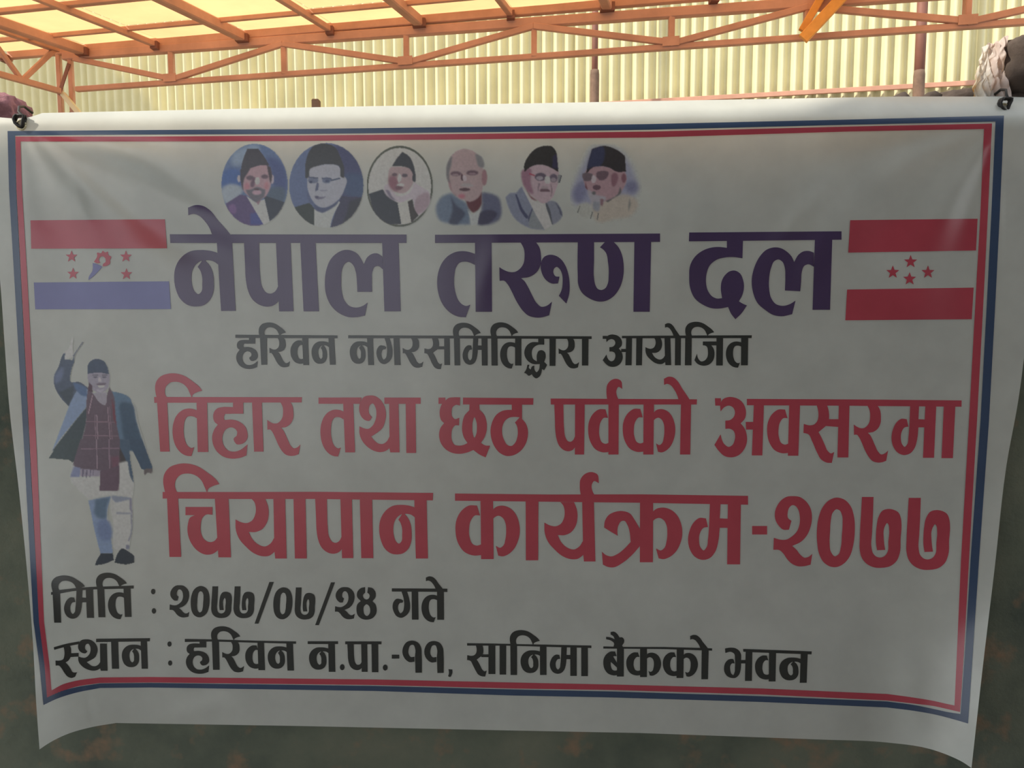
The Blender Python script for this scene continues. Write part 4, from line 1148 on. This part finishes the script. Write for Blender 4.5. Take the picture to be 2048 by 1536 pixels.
c = wp(2046, 134)
zb = WALLTOP - 0.005
c0 = wp(1984, 84); h = c0.z - zb - 0.028
lump('broken_block', Vector((wp(2052, 130).x, D + 0.16 - K * 1.3, zb + 0.034 + h / 2)), (0.080, 0.070, h / 2 * 0.98), M['rock'],
     'dark brown broken block on the wall top at the right', 'block', 2.0, rough=0.14)
lump('earth_mound', Vector((wp(1990, 190).x, D + 0.175 - K * 1.2, (zb + wp(1985, 176, D + 0.175).z) / 2)), (0.140, 0.066, (wp(1985, 176, D + 0.175).z - zb) / 2 * 1.0), M['rock'],
     'low dark heap of earth under the broken block', 'earth', 5.0, sq=2.0, rough=0.3)
lump('broken_brick', Vector((wp(8, 200).x, D + 0.12 + K * 1.3, zb + 0.02)), (0.07, 0.07, 0.045), M['brick'],
     'pinkish brick piece on the wall top at the left', 'brick', 9.0, rough=0.2)
for i, (px, lab) in enumerate(((1790, 'small mortar crumb on the wall top, left of the thick post'), (1850, 'tiny mortar crumb on the wall top between post and plastic'))):
    lump('mortar_crumb', Vector((wp(px, 190).x, D + 0.13 - K * 1.0, (zb + wp(px, 186, D + 0.13).z) / 2)), (0.024, 0.02, (wp(px, 186, D + 0.13).z - zb) / 2), M['rock'], lab, 'crumb', 20 + i, sub=2, sq=2.5, rough=0.4)

# crumpled plastic wrapper
m, nt, b = new_mat('wrapper_plastic')
tc_ = nt.nodes.new('ShaderNodeTexCoord').outputs['Generated']
sep = nt.nodes.new('ShaderNodeSeparateXYZ'); nt.links.new(tc_, sep.inputs[0])
n = noise_tex(nt, 5.5, 3, 0.6, tc_)
ad = nt.nodes.new('ShaderNodeMath'); ad.operation = 'MULTIPLY_ADD'
nt.links.new(n, ad.inputs[0]); ad.inputs[1].default_value = 0.9
nt.links.new(sep.outputs[0], ad.inputs[2])
col_ = ramp(nt, ad.outputs[0], [(0.42, (0.90, 0.55, 0.10)), (0.54, (0.88, 0.82, 0.70)), (0.9, (0.84, 0.82, 0.80)), (1.06, (0.86, 0.80, 0.75)), (1.14, (0.60, 0.20, 0.15)), (1.3, (0.78, 0.68, 0.64))])
nt.links.new(col_, b.inputs['Base Color'])
b.inputs['Roughness'].default_value = 0.35
trn = nt.nodes.new('ShaderNodeBsdfTranslucent'); nt.links.new(col_, trn.inputs['Color'])
mxs = nt.nodes.new('ShaderNodeMixShader'); mxs.inputs[0].default_value = 0.5
nt.links.new(b.outputs[0], mxs.inputs[1]); nt.links.new(trn.outputs[0], mxs.inputs[2])
nt.links.new(mxs.outputs[0], nt.nodes['Material Output'].inputs[0])
M['wrap'] = m
N = 46
a0 = wp(1914, 176); a1 = wp(1992, 84)
wv = []; wf = []
wx = (a1.x - a0.x) * 1.0; wz = a1.z - (zb + 0.02)
for j in range(N):
    for i in range(N):
        u, v = i / (N - 1), j / (N - 1)
        shift = 0.42 * v ** 1.2
        x = a0.x + wx * (u * (0.98 - 0.36 * v) + shift)
        z = zb + 0.02 + wz * v * (0.86 + 0.14 * u) + 0.008 * noise.noise(Vector((u * 5, v * 5, 1)))
        y = D + 0.10 - K * 1.2 + 0.03 * v - 0.030 * abs(noise.noise(Vector((u * 5.5 + v * 2, v * 2, 4)))) - 0.005 * noise.noise(Vector((u * 12 - v * 5, v * 6, 7)))
        x += 0.006 * noise.noise(Vector((u * 6, v * 7, 11)))
        wv.append((x, y, z))
for j in range(N - 1):
    for i in range(N - 1):
        q = j * N + i
        wf.append((q, q + 1, q + N + 1, q + N))
wr = mesh_obj('plastic_wrapper', wv, wf, M['wrap'], None, False)
tag(wr, 'crumpled white, yellow and red plastic wrapper beside the dark block', 'wrapper')
